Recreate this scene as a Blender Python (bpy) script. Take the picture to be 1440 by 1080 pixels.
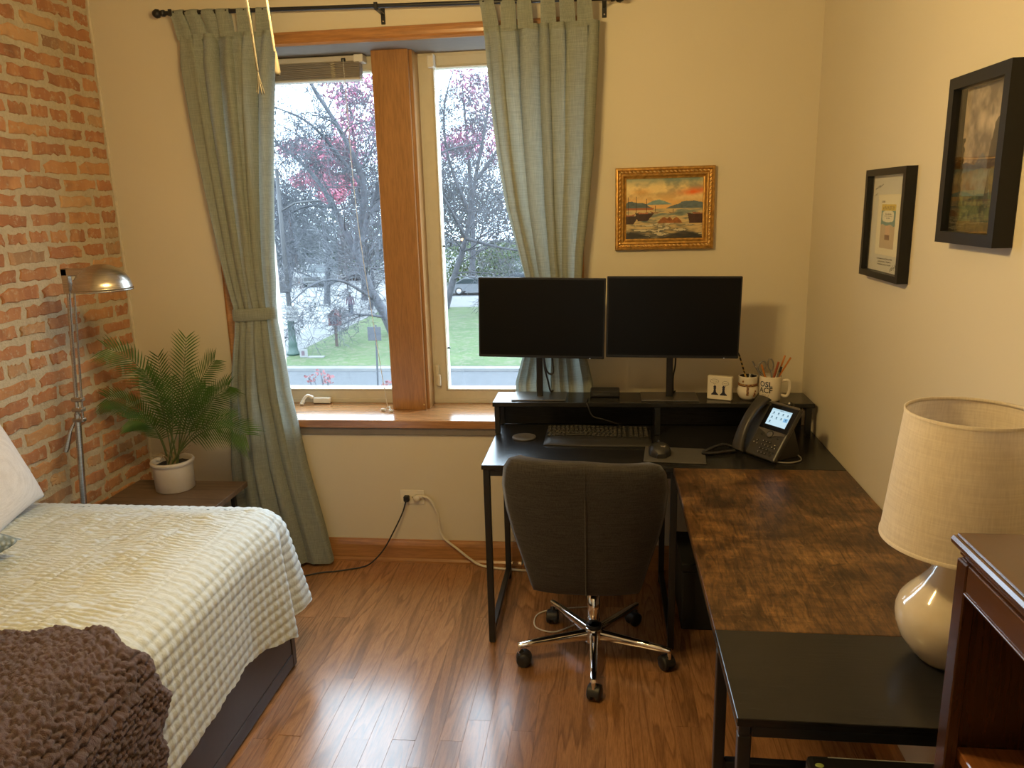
import bpy, bmesh, math, random
import numpy as np
from mathutils import Vector, Matrix, Euler

# ------------------------------------------------------------------ scene / camera / light
scene = bpy.context.scene
for o in list(bpy.data.objects):
    bpy.data.objects.remove(o, do_unlink=True)
COL = scene.collection
rnd = random.Random(7)
R = math.radians

CAM_H = 1.66
PITCH, YAW, ROLL = R(13.166), R(-7.099), R(-1.557)
FPX = 1081.0


def cam_axes():
    cp, sp, cy, sy = math.cos(PITCH), math.sin(PITCH), math.cos(YAW), math.sin(YAW)
    f = Vector((sy * cp, cy * cp, -sp))
    rt = Vector((cy, -sy, 0))
    up = rt.cross(f)
    c, s = math.cos(ROLL), math.sin(ROLL)
    return c * rt + s * up, -s * rt + c * up, f


CR, CU, CF = cam_axes()
CAM = Vector((0, 0, CAM_H))
cd = bpy.data.cameras.new('camera')
cd.sensor_width = 36.0
cd.lens = FPX / 1440.0 * 36.0
cd.clip_start = 0.02
cd.clip_end = 600
cam = bpy.data.objects.new('camera', cd)
COL.objects.link(cam)
m4 = Matrix((CR, CU, -CF)).transposed().to_4x4()
m4.translation = CAM
cam.matrix_world = m4
scene.camera = cam


def ray(px, py):
    return CR * ((px - 720) / FPX) + CU * (-(py - 540) / FPX) + CF


def at_y(px, py, y):
    d = ray(px, py)
    return CAM + d * (y / d.y)


def at_z(px, py, z):
    d = ray(px, py)
    return CAM + d * ((z - CAM_H) / d.z)


# overcast late-afternoon sky
world = bpy.data.worlds.new('world')
scene.world = world
world.use_nodes = True
wb = world.node_tree.nodes['Background']
wb.inputs['Color'].default_value = (0.69, 0.855, 1.0, 1)
wb.inputs['Strength'].default_value = 12.5

vs = scene.view_settings
vs.view_transform = 'Standard'
vs.look = 'None'
vs.exposure = 0.0
vs.gamma = 1.0
vs.use_curve_mapping = False

BULB_WATTS = 15.5
BULB_COLOR = (1.0, 0.70, 0.275)
# light portal in the window opening: it only guides the sampling of the sky
pl = bpy.data.lights.new('window_portal', 'AREA')
pl.shape = 'RECTANGLE'
pl.size, pl.size_y = 1.5, 1.63
pl.cycles.is_portal = True
po = bpy.data.objects.new('window_portal', pl)
COL.objects.link(po)
po.location = (-0.905, 3.70, 1.52)
po.rotation_euler = (R(-90), 0, 0)

D = 3.327      # back wall
XR = 0.837     # right wall
XL = -2.19     # brick wall
YF = -0.42     # wall behind the camera, with the added doorway
HALL_FILL_WATTS = 4.0
ZC = 2.78      # ceiling
GZ = -5.8      # street level


# ------------------------------------------------------------------ materials
MATS = {}


class NT:
    def __init__(s, name):
        m = bpy.data.materials.new(name)
        m.use_nodes = True
        s.m = m
        s.t = m.node_tree
        s.b = s.t.nodes['Principled BSDF']
        s.out = s.t.nodes['Material Output']

    def n(s, typ, **kw):
        nd = s.t.nodes.new(typ)
        for k, v in kw.items():
            if hasattr(nd, k):
                setattr(nd, k, v)
            else:
                nd.inputs[k].default_value = v
        return nd

    def l(s, a, b):
        s.t.links.new(a, b)

    def coord(s, kind='Object', scale=(1, 1, 1), rand=False):
        tc = s.n('ShaderNodeTexCoord')
        src = tc.outputs[kind]
        if rand:
            oi = s.n('ShaderNodeObjectInfo')
            mu = s.n('ShaderNodeMath', operation='MULTIPLY')
            s.l(oi.outputs['Random'], mu.inputs[0])
            mu.inputs[1].default_value = 37.0
            va = s.n('ShaderNodeVectorMath', operation='ADD')
            s.l(src, va.inputs[0])
            s.l(mu.outputs[0], va.inputs[1])
            src = va.outputs[0]
        mp = s.n('ShaderNodeMapping')
        mp.inputs['Scale'].default_value = scale
        s.l(src, mp.inputs['Vector'])
        return mp.outputs['Vector']

    def noise(s, vec, scale=5, detail=4, rough=0.55, dist=0.0):
        nd = s.n('ShaderNodeTexNoise')
        nd.inputs['Scale'].default_value = scale
        nd.inputs['Detail'].default_value = detail
        nd.inputs['Roughness'].default_value = rough
        nd.inputs['Distortion'].default_value = dist
        s.l(vec, nd.inputs['Vector'])
        return nd.outputs['Fac']

    def ramp(s, fac, stops, interp='LINEAR'):
        r = s.n('ShaderNodeValToRGB')
        cr = r.color_ramp
        cr.interpolation = interp
        while len(cr.elements) < len(stops):
            cr.elements.new(0.5)
        for e, (p, c) in zip(cr.elements, stops):
            e.position = p
            e.color = (c[0], c[1], c[2], 1)
        s.l(fac, r.inputs['Fac'])
        return r.outputs['Color']

    def mix(s, fac, a, b, mode='MIX'):
        mx = s.n('ShaderNodeMix', data_type='RGBA', blend_type=mode)
        for sock, v in ((mx.inputs[0], fac), (mx.inputs[6], a), (mx.inputs[7], b)):
            if isinstance(v, (int, float)):
                sock.default_value = v
            elif isinstance(v, tuple):
                sock.default_value = (v[0], v[1], v[2], 1)
            else:
                s.l(v, sock)
        return mx.outputs[2]

    def bump(s, h, strength=0.3, dist=0.002):
        b = s.n('ShaderNodeBump')
        b.inputs['Strength'].default_value = strength
        b.inputs['Distance'].default_value = dist
        s.l(h, b.inputs['Height'])
        s.l(b.outputs['Normal'], s.b.inputs['Normal'])

    def base(s, c):
        if isinstance(c, tuple):
            s.b.inputs['Base Color'].default_value = (c[0], c[1], c[2], 1)
        else:
            s.l(c, s.b.inputs['Base Color'])

    def set(s, **kw):
        for k, v in kw.items():
            s.b.inputs[k.replace('_', ' ')].default_value = v


def srgb(r, g, b):
    f = lambda v: v / 12.92 if v <= 0.04045 else ((v + 0.055) / 1.055) ** 2.4
    return (f(r / 255), f(g / 255), f(b / 255))


def mat(name, color=(.5, .5, .5), rough=.5, metal=0.0, var=0.08, vscale=30, bump=0.0, bscale=200, bdist=.001, spec=.5,
        coat=0.0, emit=None, estr=0.0):
    """plain procedural material with slight tonal variation and optional fine relief"""
    if name in MATS:
        return MATS[name]
    t = NT(name)
    v = t.coord('Object')
    f = t.noise(v, vscale, 3)
    lo = tuple(c * (1 - var) for c in color)
    hi = tuple(min(1, c * (1 + var)) for c in color)
    t.base(t.ramp(f, [(.3, lo), (.7, hi)]))
    t.set(Roughness=rough, Metallic=metal)
    t.b.inputs['Specular IOR Level'].default_value = spec
    if coat:
        t.b.inputs['Coat Weight'].default_value = coat
        t.b.inputs['Coat Roughness'].default_value = .08
    if bump:
        t.bump(t.noise(v, bscale, 2), bump, bdist)
    if emit:
        t.b.inputs['Emission Color'].default_value = (*emit, 1)
        t.b.inputs['Emission Strength'].default_value = estr
    MATS[name] = t.m
    return t.m


def wood(name, light, dark, axis='Y', scale=1.0, rough=.35, coat=0.0, line=.55, rand=True, bump=.08, ring=9.0, stretch=14):
    if name in MATS:
        return MATS[name]
    t = NT(name)
    k = {'X': (1 / stretch, 1, 1), 'Y': (1, 1 / stretch, 1), 'Z': (1, 1, 1 / stretch)}[axis]
    sc = tuple(a * scale for a in k)
    v = t.coord('Object', sc, rand)
    big = t.noise(v, 3.5, 3, .5, .6)
    # growth ring lines: bands of a smooth noise
    mul = t.n('ShaderNodeMath', operation='MULTIPLY')
    t.l(big, mul.inputs[0])
    mul.inputs[1].default_value = ring
    fr = t.n('ShaderNodeMath', operation='FRACT')
    t.l(mul.outputs[0], fr.inputs[0])
    ringc = t.ramp(fr.outputs[0], [(0, (0, 0, 0)), (.55, (.25, .25, .25)), (.85, (1, 1, 1)), (1, (0, 0, 0))])
    fine = t.noise(v, 140, 3, .7)
    mid = t.noise(v, 9, 4, .6)
    c1 = t.mix(mid, dark, light)
    c2 = t.mix(ringc, c1, tuple(a * (1 - line) for a in dark))
    lk = t.mix(line, c1, c2)
    finec = t.ramp(fine, [(.35, (.72, .72, .72)), (.6, (1.05, 1.05, 1.05))])
    col = t.mix(.8, lk, finec, 'MULTIPLY')
    if rand:
        oi = t.n('ShaderNodeObjectInfo')
        rc = t.ramp(oi.outputs['Random'], [(0, (.78, .76, .74)), (.5, (1, 1, 1)), (1, (1.12, 1.1, 1.06))])
        col = t.mix(1.0, col, rc, 'MULTIPLY')
    t.base(col)
    t.set(Roughness=rough)
    if coat:
        t.b.inputs['Coat Weight'].default_value = coat
        t.b.inputs['Coat Roughness'].default_value = .18
    if bump:
        t.bump(fine, bump, .0006)
    MATS[name] = t.m
    return t.m


def fabric(name, c1, c2, rough=.9, scale=260, trans=0.0, bump=.4, slub=6):
    if name in MATS:
        return MATS[name]
    t = NT(name)
    v = t.coord('Object')
    va = t.coord('Object', (1, 1, .04))
    vb = t.coord('Object', (.04, .04, 1))
    a = t.noise(va, scale, 2)
    b = t.noise(vb, scale, 2)
    ad = t.n('ShaderNodeMath', operation='ADD')
    t.l(a, ad.inputs[0])
    t.l(b, ad.inputs[1])
    hf = t.n('ShaderNodeMath', operation='MULTIPLY')
    t.l(ad.outputs[0], hf.inputs[0])
    hf.inputs[1].default_value = .5
    col = t.ramp(hf.outputs[0], [(.38, c1), (.62, c2)])
    t.base(col)
    t.set(Roughness=rough)
    t.b.inputs['Specular IOR Level'].default_value = .15
    t.b.inputs['Sheen Weight'].default_value = .12
    t.bump(hf.outputs[0], bump, .0006)
    if trans:
        tr = t.n('ShaderNodeBsdfTranslucent')
        t.l(col, tr.inputs['Color'])
        ms = t.n('ShaderNodeMixShader')
        ms.inputs[0].default_value = trans
        t.l(t.b.outputs[0], ms.inputs[1])
        t.l(tr.outputs[0], ms.inputs[2])
        t.l(ms.outputs[0], t.out.inputs['Surface'])
    MATS[name] = t.m
    return t.m


def print_mat(name, rough=.5, coat=0.0):
    """flat print: colours come from the mesh colour attribute"""
    if name in MATS:
        return MATS[name]
    t = NT(name)
    a = t.n('ShaderNodeVertexColor')
    a.layer_name = 'Col'
    t.base(a.outputs['Color'])
    t.set(Roughness=rough)
    if coat:
        t.b.inputs['Coat Weight'].default_value = coat
        t.b.inputs['Coat Roughness'].default_value = .05
    MATS[name] = t.m
    return t.m


# ------------------------------------------------------------------ mesh helpers
class MB:
    """collects geometry, then links it as ONE mesh object"""

    def __init__(s):
        s.v, s.f, s.sm = [], [], []

    def add(s, verts, faces, smooth=False):
        o = len(s.v)
        s.v.extend([tuple(p) for p in verts])
        s.f.extend([tuple(i + o for i in f) for f in faces])
        s.sm.extend([smooth] * len(faces))
        return s

    def box(s, x0, x1, y0, y1, z0, z1, b=0.0, M=None):
        if b <= 0:
            vs_ = [Vector((x, y, z)) for x in (x0, x1) for y in (y0, y1) for z in (z0, z1)]
            fs = [(0, 1, 3, 2), (4, 6, 7, 5), (0, 4, 5, 1), (2, 3, 7, 6), (0, 2, 6, 4), (1, 5, 7, 3)]
        else:
            b = min(b, (x1 - x0) * .49, (y1 - y0) * .49, (z1 - z0) * .49)
            bm = bmesh.new()
            bmesh.ops.create_cube(bm, size=1)
            for v in bm.verts:
                v.co = Vector(((x0 + x1) / 2 + v.co.x * (x1 - x0), (y0 + y1) / 2 + v.co.y * (y1 - y0),
                               (z0 + z1) / 2 + v.co.z * (z1 - z0)))
            bmesh.ops.bevel(bm, geom=bm.edges[:], offset=b, segments=2 if b > .004 else 1, affect='EDGES', profile=.5)
            bm.verts.index_update()
            vs_ = [v.co.copy() for v in bm.verts]
            fs = [tuple(v.index for v in f.verts) for f in bm.faces]
            bm.free()
        if M is not None:
            vs_ = [M @ v for v in vs_]
        return s.add(vs_, fs)

    def tube(s, pts, r, n=8, caps=True, smooth=True):
        pts = [Vector(p) for p in pts]
        k = len(pts)
        rs = r if isinstance(r, (list, tuple)) else [r] * k
        vs_, fs = [], []
        prev = None
        for i, p in enumerate(pts):
            t = (pts[min(i + 1, k - 1)] - pts[max(i - 1, 0)])
            if t.length < 1e-9:
                t = Vector((0, 0, 1))
            t.normalize()
            if prev is None:
                a = Vector((0, 0, 1)) if abs(t.z) < .9 else Vector((1, 0, 0))
                u = t.cross(a).normalized()
            else:
                u = prev - t * prev.dot(t)
                if u.length < 1e-6:
                    u = t.orthogonal()
                u.normalize()
            prev = u
            w = t.cross(u)
            for j in range(n):
                a = 2 * math.pi * j / n
                vs_.append(p + (u * math.cos(a) + w * math.sin(a)) * rs[i])
        for i in range(k - 1):
            for j in range(n):
                j2 = (j + 1) % n
                fs.append((i * n + j, i * n + j2, (i + 1) * n + j2, (i + 1) * n + j))
        s.add(vs_, fs, smooth)
        if caps:
            s.add([vs_[j] for j in range(n)], [tuple(range(n))[::-1]])
            s.add([vs_[(k - 1) * n + j] for j in range(n)], [tuple(range(n))])
        return s

    def lathe(s, prof, n=32, c=(0, 0, 0), M=None, smooth=True, a0=0, a1=2 * math.pi):
        """profile of (radius, z) turned about z"""
        vs_, fs = [], []
        full = abs(a1 - a0 - 2 * math.pi) < 1e-6
        cols = n if full else n + 1
        for (r, z) in prof:
            for j in range(cols):
                a = a0 + (a1 - a0) * j / n
                p = Vector((c[0] + r * math.cos(a), c[1] + r * math.sin(a), c[2] + z))
                vs_.append(M @ p if M is not None else p)
        for i in range(len(prof) - 1):
            for j in range(n):
                j2 = (j + 1) % cols
                fs.append((i * cols + j, i * cols + j2, (i + 1) * cols + j2, (i + 1) * cols + j))
        return s.add(vs_, fs, smooth)

    def grid(s, P, smooth=True, close_u=False):
        """P: rows of points"""
        rws, cls = len(P), len(P[0])
        vs_ = [p for row in P for p in row]
        fs = []
        for i in range(rws - 1):
            for j in range(cls if close_u else cls - 1):
                j2 = (j + 1) % cls
                fs.append((i * cls + j, i * cls + j2, (i + 1) * cls + j2, (i + 1) * cls + j))
        return s.add(vs_, fs, smooth)

    def prism(s, poly, h0, h1, M=None, smooth=False):
        """polygon in xy extruded along z from h0 to h1"""
        n = len(poly)
        vs_ = [Vector((p[0], p[1], h0)) for p in poly] + [Vector((p[0], p[1], h1)) for p in poly]
        if M is not None:
            vs_ = [M @ v for v in vs_]
        fs = [tuple(range(n))[::-1], tuple(range(n, 2 * n))]
        s.add(vs_, fs)
        s.add(vs_, [(i, (i + 1) % n, n + (i + 1) % n, n + i) for i in range(n)], smooth)
        return s

    def blob(s, c, rad, n=10, m=7, M=None, noise=0.0):
        P = []
        for i in range(m + 1):
            th = math.pi * i / m
            row = []
            for j in range(n):
                a = 2 * math.pi * j / n
                k = 1 + noise * (rnd.random() - .5)
                p = Vector((c[0] + rad[0] * k * math.sin(th) * math.cos(a), c[1] + rad[1] * k * math.sin(th) * math.sin(a),
                            c[2] + rad[2] * k * math.cos(th)))
                row.append(M @ p if M is not None else p)
            P.append(row)
        return s.grid(P, True, True)

    def mesh(s, name):
        me = bpy.data.meshes.new(name)
        me.from_pydata(s.v, [], s.f)
        me.polygons.foreach_set('use_smooth', s.sm)
        me.update()
        return me

    def build(s, name, m, parent=None):
        me = s.mesh(name)
        me.materials.append(m)
        o = bpy.data.objects.new(name, me)
        COL.objects.link(o)
        if parent is not None:
            o.parent = parent
        return o


def weld(o, dist=1e-5):
    bm = bmesh.new()
    bm.from_mesh(o.data)
    bmesh.ops.remove_doubles(bm, verts=bm.verts, dist=dist)
    bmesh.ops.recalc_face_normals(bm, faces=bm.faces)
    bm.to_mesh(o.data)
    bm.free()
    return o


def tag(o, label=None, cat=None, group=None, kind=None):
    if label:
        o['label'] = label
    if cat:
        o['category'] = cat
    if group:
        o['group'] = group
    if kind:
        o['kind'] = kind
    return o


def thing(name, label, cat, loc=(0, 0, 0), rz=0.0, group=None, rot=None):
    o = bpy.data.objects.new(name, None)
    o.empty_display_size = .1
    COL.objects.link(o)
    o.location = loc
    o.rotation_euler = rot if rot else (0, 0, rz)
    return tag(o, label, cat, group)


def struct(o, label=None, cat=None):
    return tag(o, label, cat, kind='structure')


def text_mesh(body, size, align='CENTER', shear=0.0, bold=0.0, extrude=0.0):
    cu = bpy.data.curves.new('lettering', 'FONT')
    cu.body = body
    cu.size = size
    cu.align_x = align
    cu.align_y = 'CENTER'
    cu.shear = shear
    cu.offset = bold
    cu.extrude = extrude
    cu.resolution_u = 3
    o = bpy.data.objects.new('lettering', cu)
    COL.objects.link(o)
    dg = bpy.context.evaluated_depsgraph_get()
    me = bpy.data.meshes.new_from_object(o.evaluated_get(dg))
    bpy.data.objects.remove(o, do_unlink=True)
    bpy.data.curves.remove(cu)
    return me


def text_obj(name, body, size, m, parent, fn, **kw):
    """lettering placed by fn(x, y) -> point"""
    me = text_mesh(body, size, **kw)
    for v in me.vertices:
        v.co = fn(v.co.x, v.co.y)
    me.materials.clear()
    me.materials.append(m)
    o = bpy.data.objects.new(name, me)
    COL.objects.link(o)
    o.parent = parent
    return o


def picture(name, m, parent, W, H, nx, ny, colfn, place):
    """flat print on a grid; colfn(U,V)->(ny,nx,3) linear colours, place(u,v)->point, u right v up in 0..1"""
    us = (np.arange(nx) + .5) / nx
    vv = (np.arange(ny) + .5) / ny
    U, V = np.meshgrid(us, vv)
    C = np.clip(colfn(U, V), 0, 1)
    verts = [place(i / nx, j / ny) for j in range(ny + 1) for i in range(nx + 1)]
    faces = [(j * (nx + 1) + i, j * (nx + 1) + i + 1, (j + 1) * (nx + 1) + i + 1, (j + 1) * (nx + 1) + i)
             for j in range(ny) for i in range(nx)]
    me = bpy.data.meshes.new(name)
    me.from_pydata([tuple(v) for v in verts], [], faces)
    at = me.color_attributes.new('Col', 'FLOAT_COLOR', 'CORNER')
    cc = np.ones((ny * nx, 4, 4), dtype=np.float32)
    cc[:, :, :3] = C.reshape(-1, 1, 3)
    at.data.foreach_set('color', cc.ravel())
    me.materials.append(m)
    me.update()
    o = bpy.data.objects.new(name, me)
    COL.objects.link(o)
    o.parent = parent
    return o


def vnoise(U, V, sx, sy, seed=0, octv=4):
    """cheap value noise for painted prints"""
    rg = np.random.RandomState(seed)
    out = np.zeros_like(U)
    amp, tot = 1.0, 0.0
    for k in range(octv):
        nx, ny = int(sx * 2 ** k) + 2, int(sy * 2 ** k) + 2
        g = rg.rand(ny + 2, nx + 2)
        x, y = U * (nx - 1), V * (ny - 1)
        i, j = x.astype(int), y.astype(int)
        fx, fy = x - i, y - j
        fx, fy = fx * fx * (3 - 2 * fx), fy * fy * (3 - 2 * fy)
        out += amp * ((g[j, i] * (1 - fx) + g[j, i + 1] * fx) * (1 - fy) + (g[j + 1, i] * (1 - fx) + g[j + 1, i + 1] * fx) * fy)
        tot += amp
        amp *= .5
    return out / tot


def C3(rgb):
    return np.array(srgb(*rgb))


def lerp(a, b, t):
    return a + (b - a) * t


def interp(xs, ys, x):
    return float(np.interp(x, xs, ys))


def smooth_path(pts, n=8):
    """Catmull-Rom through points"""
    P = [Vector(p) for p in pts]
    P = [P[0] * 2 - P[1]] + P + [P[-1] * 2 - P[-2]]
    out = []
    for i in range(1, len(P) - 2):
        for k in range(n):
            t = k / n
            a, b, c, d = P[i - 1], P[i], P[i + 1], P[i + 2]
            out.append(.5 * ((2 * b) + (c - a) * t + (2 * a - 5 * b + 4 * c - d) * t * t + (3 * b - a - 3 * c + d) * t ** 3))
    out.append(P[-2])
    return out

# ------------------------------------------------------------------ shared materials
def wall_paint(name, c):
    t = NT(name)
    v = t.coord('Object')
    n1 = t.noise(v, 1.3, 2)
    t.base(t.ramp(n1, [(.3, tuple(a * .97 for a in c)), (.7, tuple(min(1, a * 1.02) for a in c))]))
    t.set(Roughness=.62)
    t.bump(t.noise(v, 260, 2), .06, .001)
    MATS[name] = t.m
    return t.m


PAINT = wall_paint('wall paint', (.66, .59, .45))
CEILP = wall_paint('ceiling paint', (.60, .56, .48))
OAK = wood('oak trim', (.52, .25, .085), (.36, .155, .045), 'X', 1.0, .32, .3, .4, False)
OAKV = wood('oak post', (.46, .225, .07), (.33, .145, .042), 'Z', 1.2, .34, .3, .35, False, ring=7)
SILLW = wood('oak sill', (.50, .25, .10), (.34, .155, .06), 'X', 1.0, .18, .6, .4, False)
PLANK = wood('oak plank', (.46, .235, .105), (.37, .175, .075), 'Y', 1.6, .27, .6, .6, True, ring=15, stretch=11)
VINYL = mat('window vinyl', (.62, .56, .43), .4, var=.03)
REVEAL = mat('shaded reveal paint', (.22, .185, .15), .6, var=.04)  # recess shade put into the lining's beige as a darker brown
WHITE_PL = mat('white plastic', (.78, .75, .68), .35, var=.02)
BLACKM = mat('black steel', (.012, .012, .013), .38, var=.1, bump=.1, bscale=400)
BLACKP = mat('black plastic', (.016, .016, .017), .45, var=.1, bump=.1, bscale=600)
CHROME = mat('chrome', (.85, .85, .86), .07, 1.0, var=.02)


def glass_mat():
    t = NT('window glass')
    tr = t.n('ShaderNodeBsdfTransparent')
    tr.inputs['Color'].default_value = (.97, .985, .99, 1)
    gl = t.n('ShaderNodeBsdfGlossy')
    gl.inputs['Roughness'].default_value = .01
    lw = t.n('ShaderNodeLayerWeight')
    lw.inputs['Blend'].default_value = .5
    pw_ = t.n('ShaderNodeMath', operation='POWER')
    t.l(lw.outputs['Facing'], pw_.inputs[0])
    pw_.inputs[1].default_value = 5.0
    fr = t.n('ShaderNodeMath', operation='MULTIPLY_ADD')
    t.l(pw_.outputs[0], fr.inputs[0])
    fr.inputs[1].default_value = .9
    fr.inputs[2].default_value = .035
    ms = t.n('ShaderNodeMixShader')
    t.l(fr.outputs[0], ms.inputs[0])
    t.l(tr.outputs[0], ms.inputs[1])
    t.l(gl.outputs[0], ms.inputs[2])
    t.l(ms.outputs[0], t.out.inputs['Surface'])
    return t.m


GLASS = glass_mat()

# ------------------------------------------------------------------ floor: strip planks on a dark subfloor
floor = MB().box(XL, XR, YF, D, -.06, -.007).build('floor', mat('subfloor', (.035, .02, .012), .8))
struct(floor, 'oak strip floor of the room', 'floor')
pr = random.Random(11)
PW = .0755
plank_cache = {}
x = XL + .004
row = 0
while x < XR - .01:
    w = min(PW, XR - x)
    y = YF - pr.random() * .9
    while y < D:
        L = pr.choice([.75, .95, 1.15, 1.4, 1.7])
        ya, yb = max(y, YF), min(y + L, D)
        y += L
        if D - yb < .3:
            yb = D
            y = D + 1
        if yb - ya < .02:
            continue
        key = (round(w, 4), round(yb - ya, 2))
        if key not in plank_cache:
            plank_cache[key] = MB().box(-w / 2 + .0001, w / 2 - .0001, -key[1] / 2 + .0001, key[1] / 2 - .0001, -.0068, 0, .0004).mesh('plank')
            plank_cache[key].materials.append(PLANK)
        o = bpy.data.objects.new('plank', plank_cache[key])
        COL.objects.link(o)
        o.parent = floor
        o.location = (x + w / 2, (ya + yb) / 2, 0)
    x += PW
    row += 1

# ------------------------------------------------------------------ walls
OX0, OX1, OZ0, OZ1 = -1.665, -.145, .69, 2.335     # window opening
WT = .42
wb_ = MB()
wb_.box(XL - .1, OX0, D, D + WT, -.06, ZC + .05)
wb_.box(OX1, XR + .1, D, D + WT, -.06, ZC + .05)
wb_.box(OX0, OX1, D, D + WT, -.06, OZ0 - .02)
wb_.box(OX0, OX1, D, D + WT, OZ1, ZC + .05)
struct(wb_.build('wall_back', PAINT), 'beige painted wall around the window', 'wall')
struct(MB().box(XR, XR + .12, YF - .1, D, -.06, ZC + .05).build('wall_right', PAINT), 'beige wall with the two black picture frames', 'wall')
# wall behind the viewer; doorway and hall added to let fill light in
DX0, DX1, DH = -.42, .46, 2.06
wf = MB().box(XL - .1, DX0, YF - .12, YF, -.06, ZC + .05)
wf.box(DX1, XR + .12, YF - .12, YF, -.06, ZC + .05)
wf.box(DX0, DX1, YF - .12, YF, DH, ZC + .05)
struct(wf.build('wall_front', PAINT), 'beige wall with the added doorway to the hall', 'wall')
HY = YF - 1.5
struct(MB().box(-1.6, 1.6, HY - .1, HY, -.06, 2.6).build('wall_hall', PAINT), 'beige far wall of the added hall', 'wall')
struct(MB().box(-1.7, -1.6, HY - .1, YF - .12, -.06, 2.6).build('wall_hall_left', PAINT), 'beige end wall of the added hall', 'wall')
struct(MB().box(1.6, 1.7, HY - .1, YF - .12, -.06, 2.6).build('wall_hall_right', PAINT), 'beige end wall of the added hall by the picture wall', 'wall')
struct(MB().box(-1.7, 1.7, HY - .1, YF - .12, 2.6, 2.7).build('ceiling_hall', CEILP), 'pale ceiling of the added hall', 'ceiling')
struct(MB().box(-1.7, 1.7, HY - .1, YF, -.06, -.001).build('floor_hall', PLANK), 'oak floor of the added hall', 'floor')
dc = MB()
for (p, q, z0_, z1_) in ((DX0 - .07, DX0 + .012, 0, DH + .07), (DX1 - .012, DX1 + .07, 0, DH + .07), (DX0 + .012, DX1 - .012, DH - .012, DH + .07)):
    dc.box(p, q, YF - .13, YF + .016, z0_, z1_, .003)
struct(dc.build('door_1', OAK), 'oak door casing around the added doorway', 'door')
struct(MB().box(XL - .1, XR + .1, YF - .1, D, ZC, ZC + .1).build('ceiling', CEILP), 'pale ceiling', 'ceiling')

# reveal lining of the window recess
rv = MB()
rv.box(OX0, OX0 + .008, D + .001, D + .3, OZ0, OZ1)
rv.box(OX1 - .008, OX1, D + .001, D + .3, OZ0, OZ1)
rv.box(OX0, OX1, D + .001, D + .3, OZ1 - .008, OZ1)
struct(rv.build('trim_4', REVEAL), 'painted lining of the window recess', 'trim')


def profile_bar(mb, p0, p1, prof, axis_u, axis_v):
    """sweep a 2D profile (u,v) from p0 to p1"""
    p0, p1, au, av = Vector(p0), Vector(p1), Vector(axis_u), Vector(axis_v)
    a = [p0 + au * u + av * v for u, v in prof]
    b = [p1 + au * u + av * v for u, v in prof]
    n = len(prof)
    mb.add(a + b, [(i, (i + 1) % n, n + (i + 1) % n, n + i) for i in range(n)] + [tuple(range(n))[::-1], tuple(range(n, 2 * n))])


# baseboards with a shoe moulding
bprof = [(0, 0), (-.022, 0), (-.022, .010), (-.016, .018), (-.014, .02), (-.014, .085), (-.010, .098), (-.006, .106), (-.004, .113), (0, .113)]
bb = MB()
profile_bar(bb, (XL, D, 0), (XR, D, 0), bprof, (0, 1, 0), (0, 0, 1))
struct(bb.build('baseboard_back', OAK), 'oak baseboard under the window', 'baseboard')
bb = MB()
profile_bar(bb, (XR, YF, 0), (XR, D - .023, 0), bprof, (1, 0, 0), (0, 0, 1))
struct(bb.build('baseboard_right', wood('oak trim y', (.52, .25, .085), (.36, .155, .045), 'Y', 1.0, .32, .3, .4, False)), 'oak baseboard on the picture wall', 'baseboard')

# window casing: moulded oak, mitred
cp_ = [(0, 0), (0, .012), (.008, .02), (.018, .016), (.03, .018), (.042, .022), (.052, .018), (.055, .01), (.055, 0)]
cas = MB()


def casing(mb, x0, x1, z0, z1, y):
    # u = distance outward from the opening, v = projection from wall
    def pt(c, u, v):
        sx = -1 if c[0] == 0 else 1
        sz = -1 if c[1] == 0 else 1
        xx = (x0 if c[0] == 0 else x1) + sx * u
        zz = z0 if c[1] == 0 else z1 + u
        return Vector((xx, y - v, zz))
    cs = [(0, 0), (0, 1), (1, 1), (1, 0)]
    n = len(cp_)
    for a, b in zip(cs[:-1], cs[1:]):
        A = [pt(a, u, v) for u, v in cp_]
        B = [pt(b, u, v) for u, v in cp_]
        mb.add(A + B, [(i, (i + 1) % n, n + (i + 1) % n, n + i) for i in range(n)] + [tuple(range(n))[::-1], tuple(range(n, 2 * n))])


casing(cas, OX0, OX1, OZ0 + .02, OZ1 - .008, D)
struct(cas.build('trim_1', OAK), 'moulded oak casing around the window', 'trim')
# the post between the two windows
post = MB().box(-1.016, -.852, 3.49, 3.66, .71, OZ1 - .008, .002)
post.box(-.852, -.838, 3.512, 3.66, .71, OZ1 - .008, .001)
po_ = struct(post.build('trim_2', OAKV), 'wide oak post between the two windows', 'trim')
MB().lathe([(0, .003), (.004, .002), (.005, 0)], 10, (0, 0, 0), Matrix.Translation((-.862, 3.4905, .735)) @ Matrix.Rotation(R(90), 4, 'X')).build('screw', mat('brass', (.7, .5, .2), .3, 1.0), po_)
# sill: shelf and dark apron edge
sl = MB().box(OX0 - .04, OX1 + .04, D - .03, D, .672, .71, .004)
sl.box(OX0 + .001, OX1 - .001, D, 3.70, .672, .71)
so = struct(sl.build('trim_3', SILLW), 'polished oak window sill', 'trim')
MB().box(OX0 - .02, OX1 + .02, D - .014, D - .0005, .636, .672, .002).build('apron', mat('sill apron', (.2, .17, .14), .5), so)

# ------------------------------------------------------------------ the two casement windows
YW = 3.62


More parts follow.
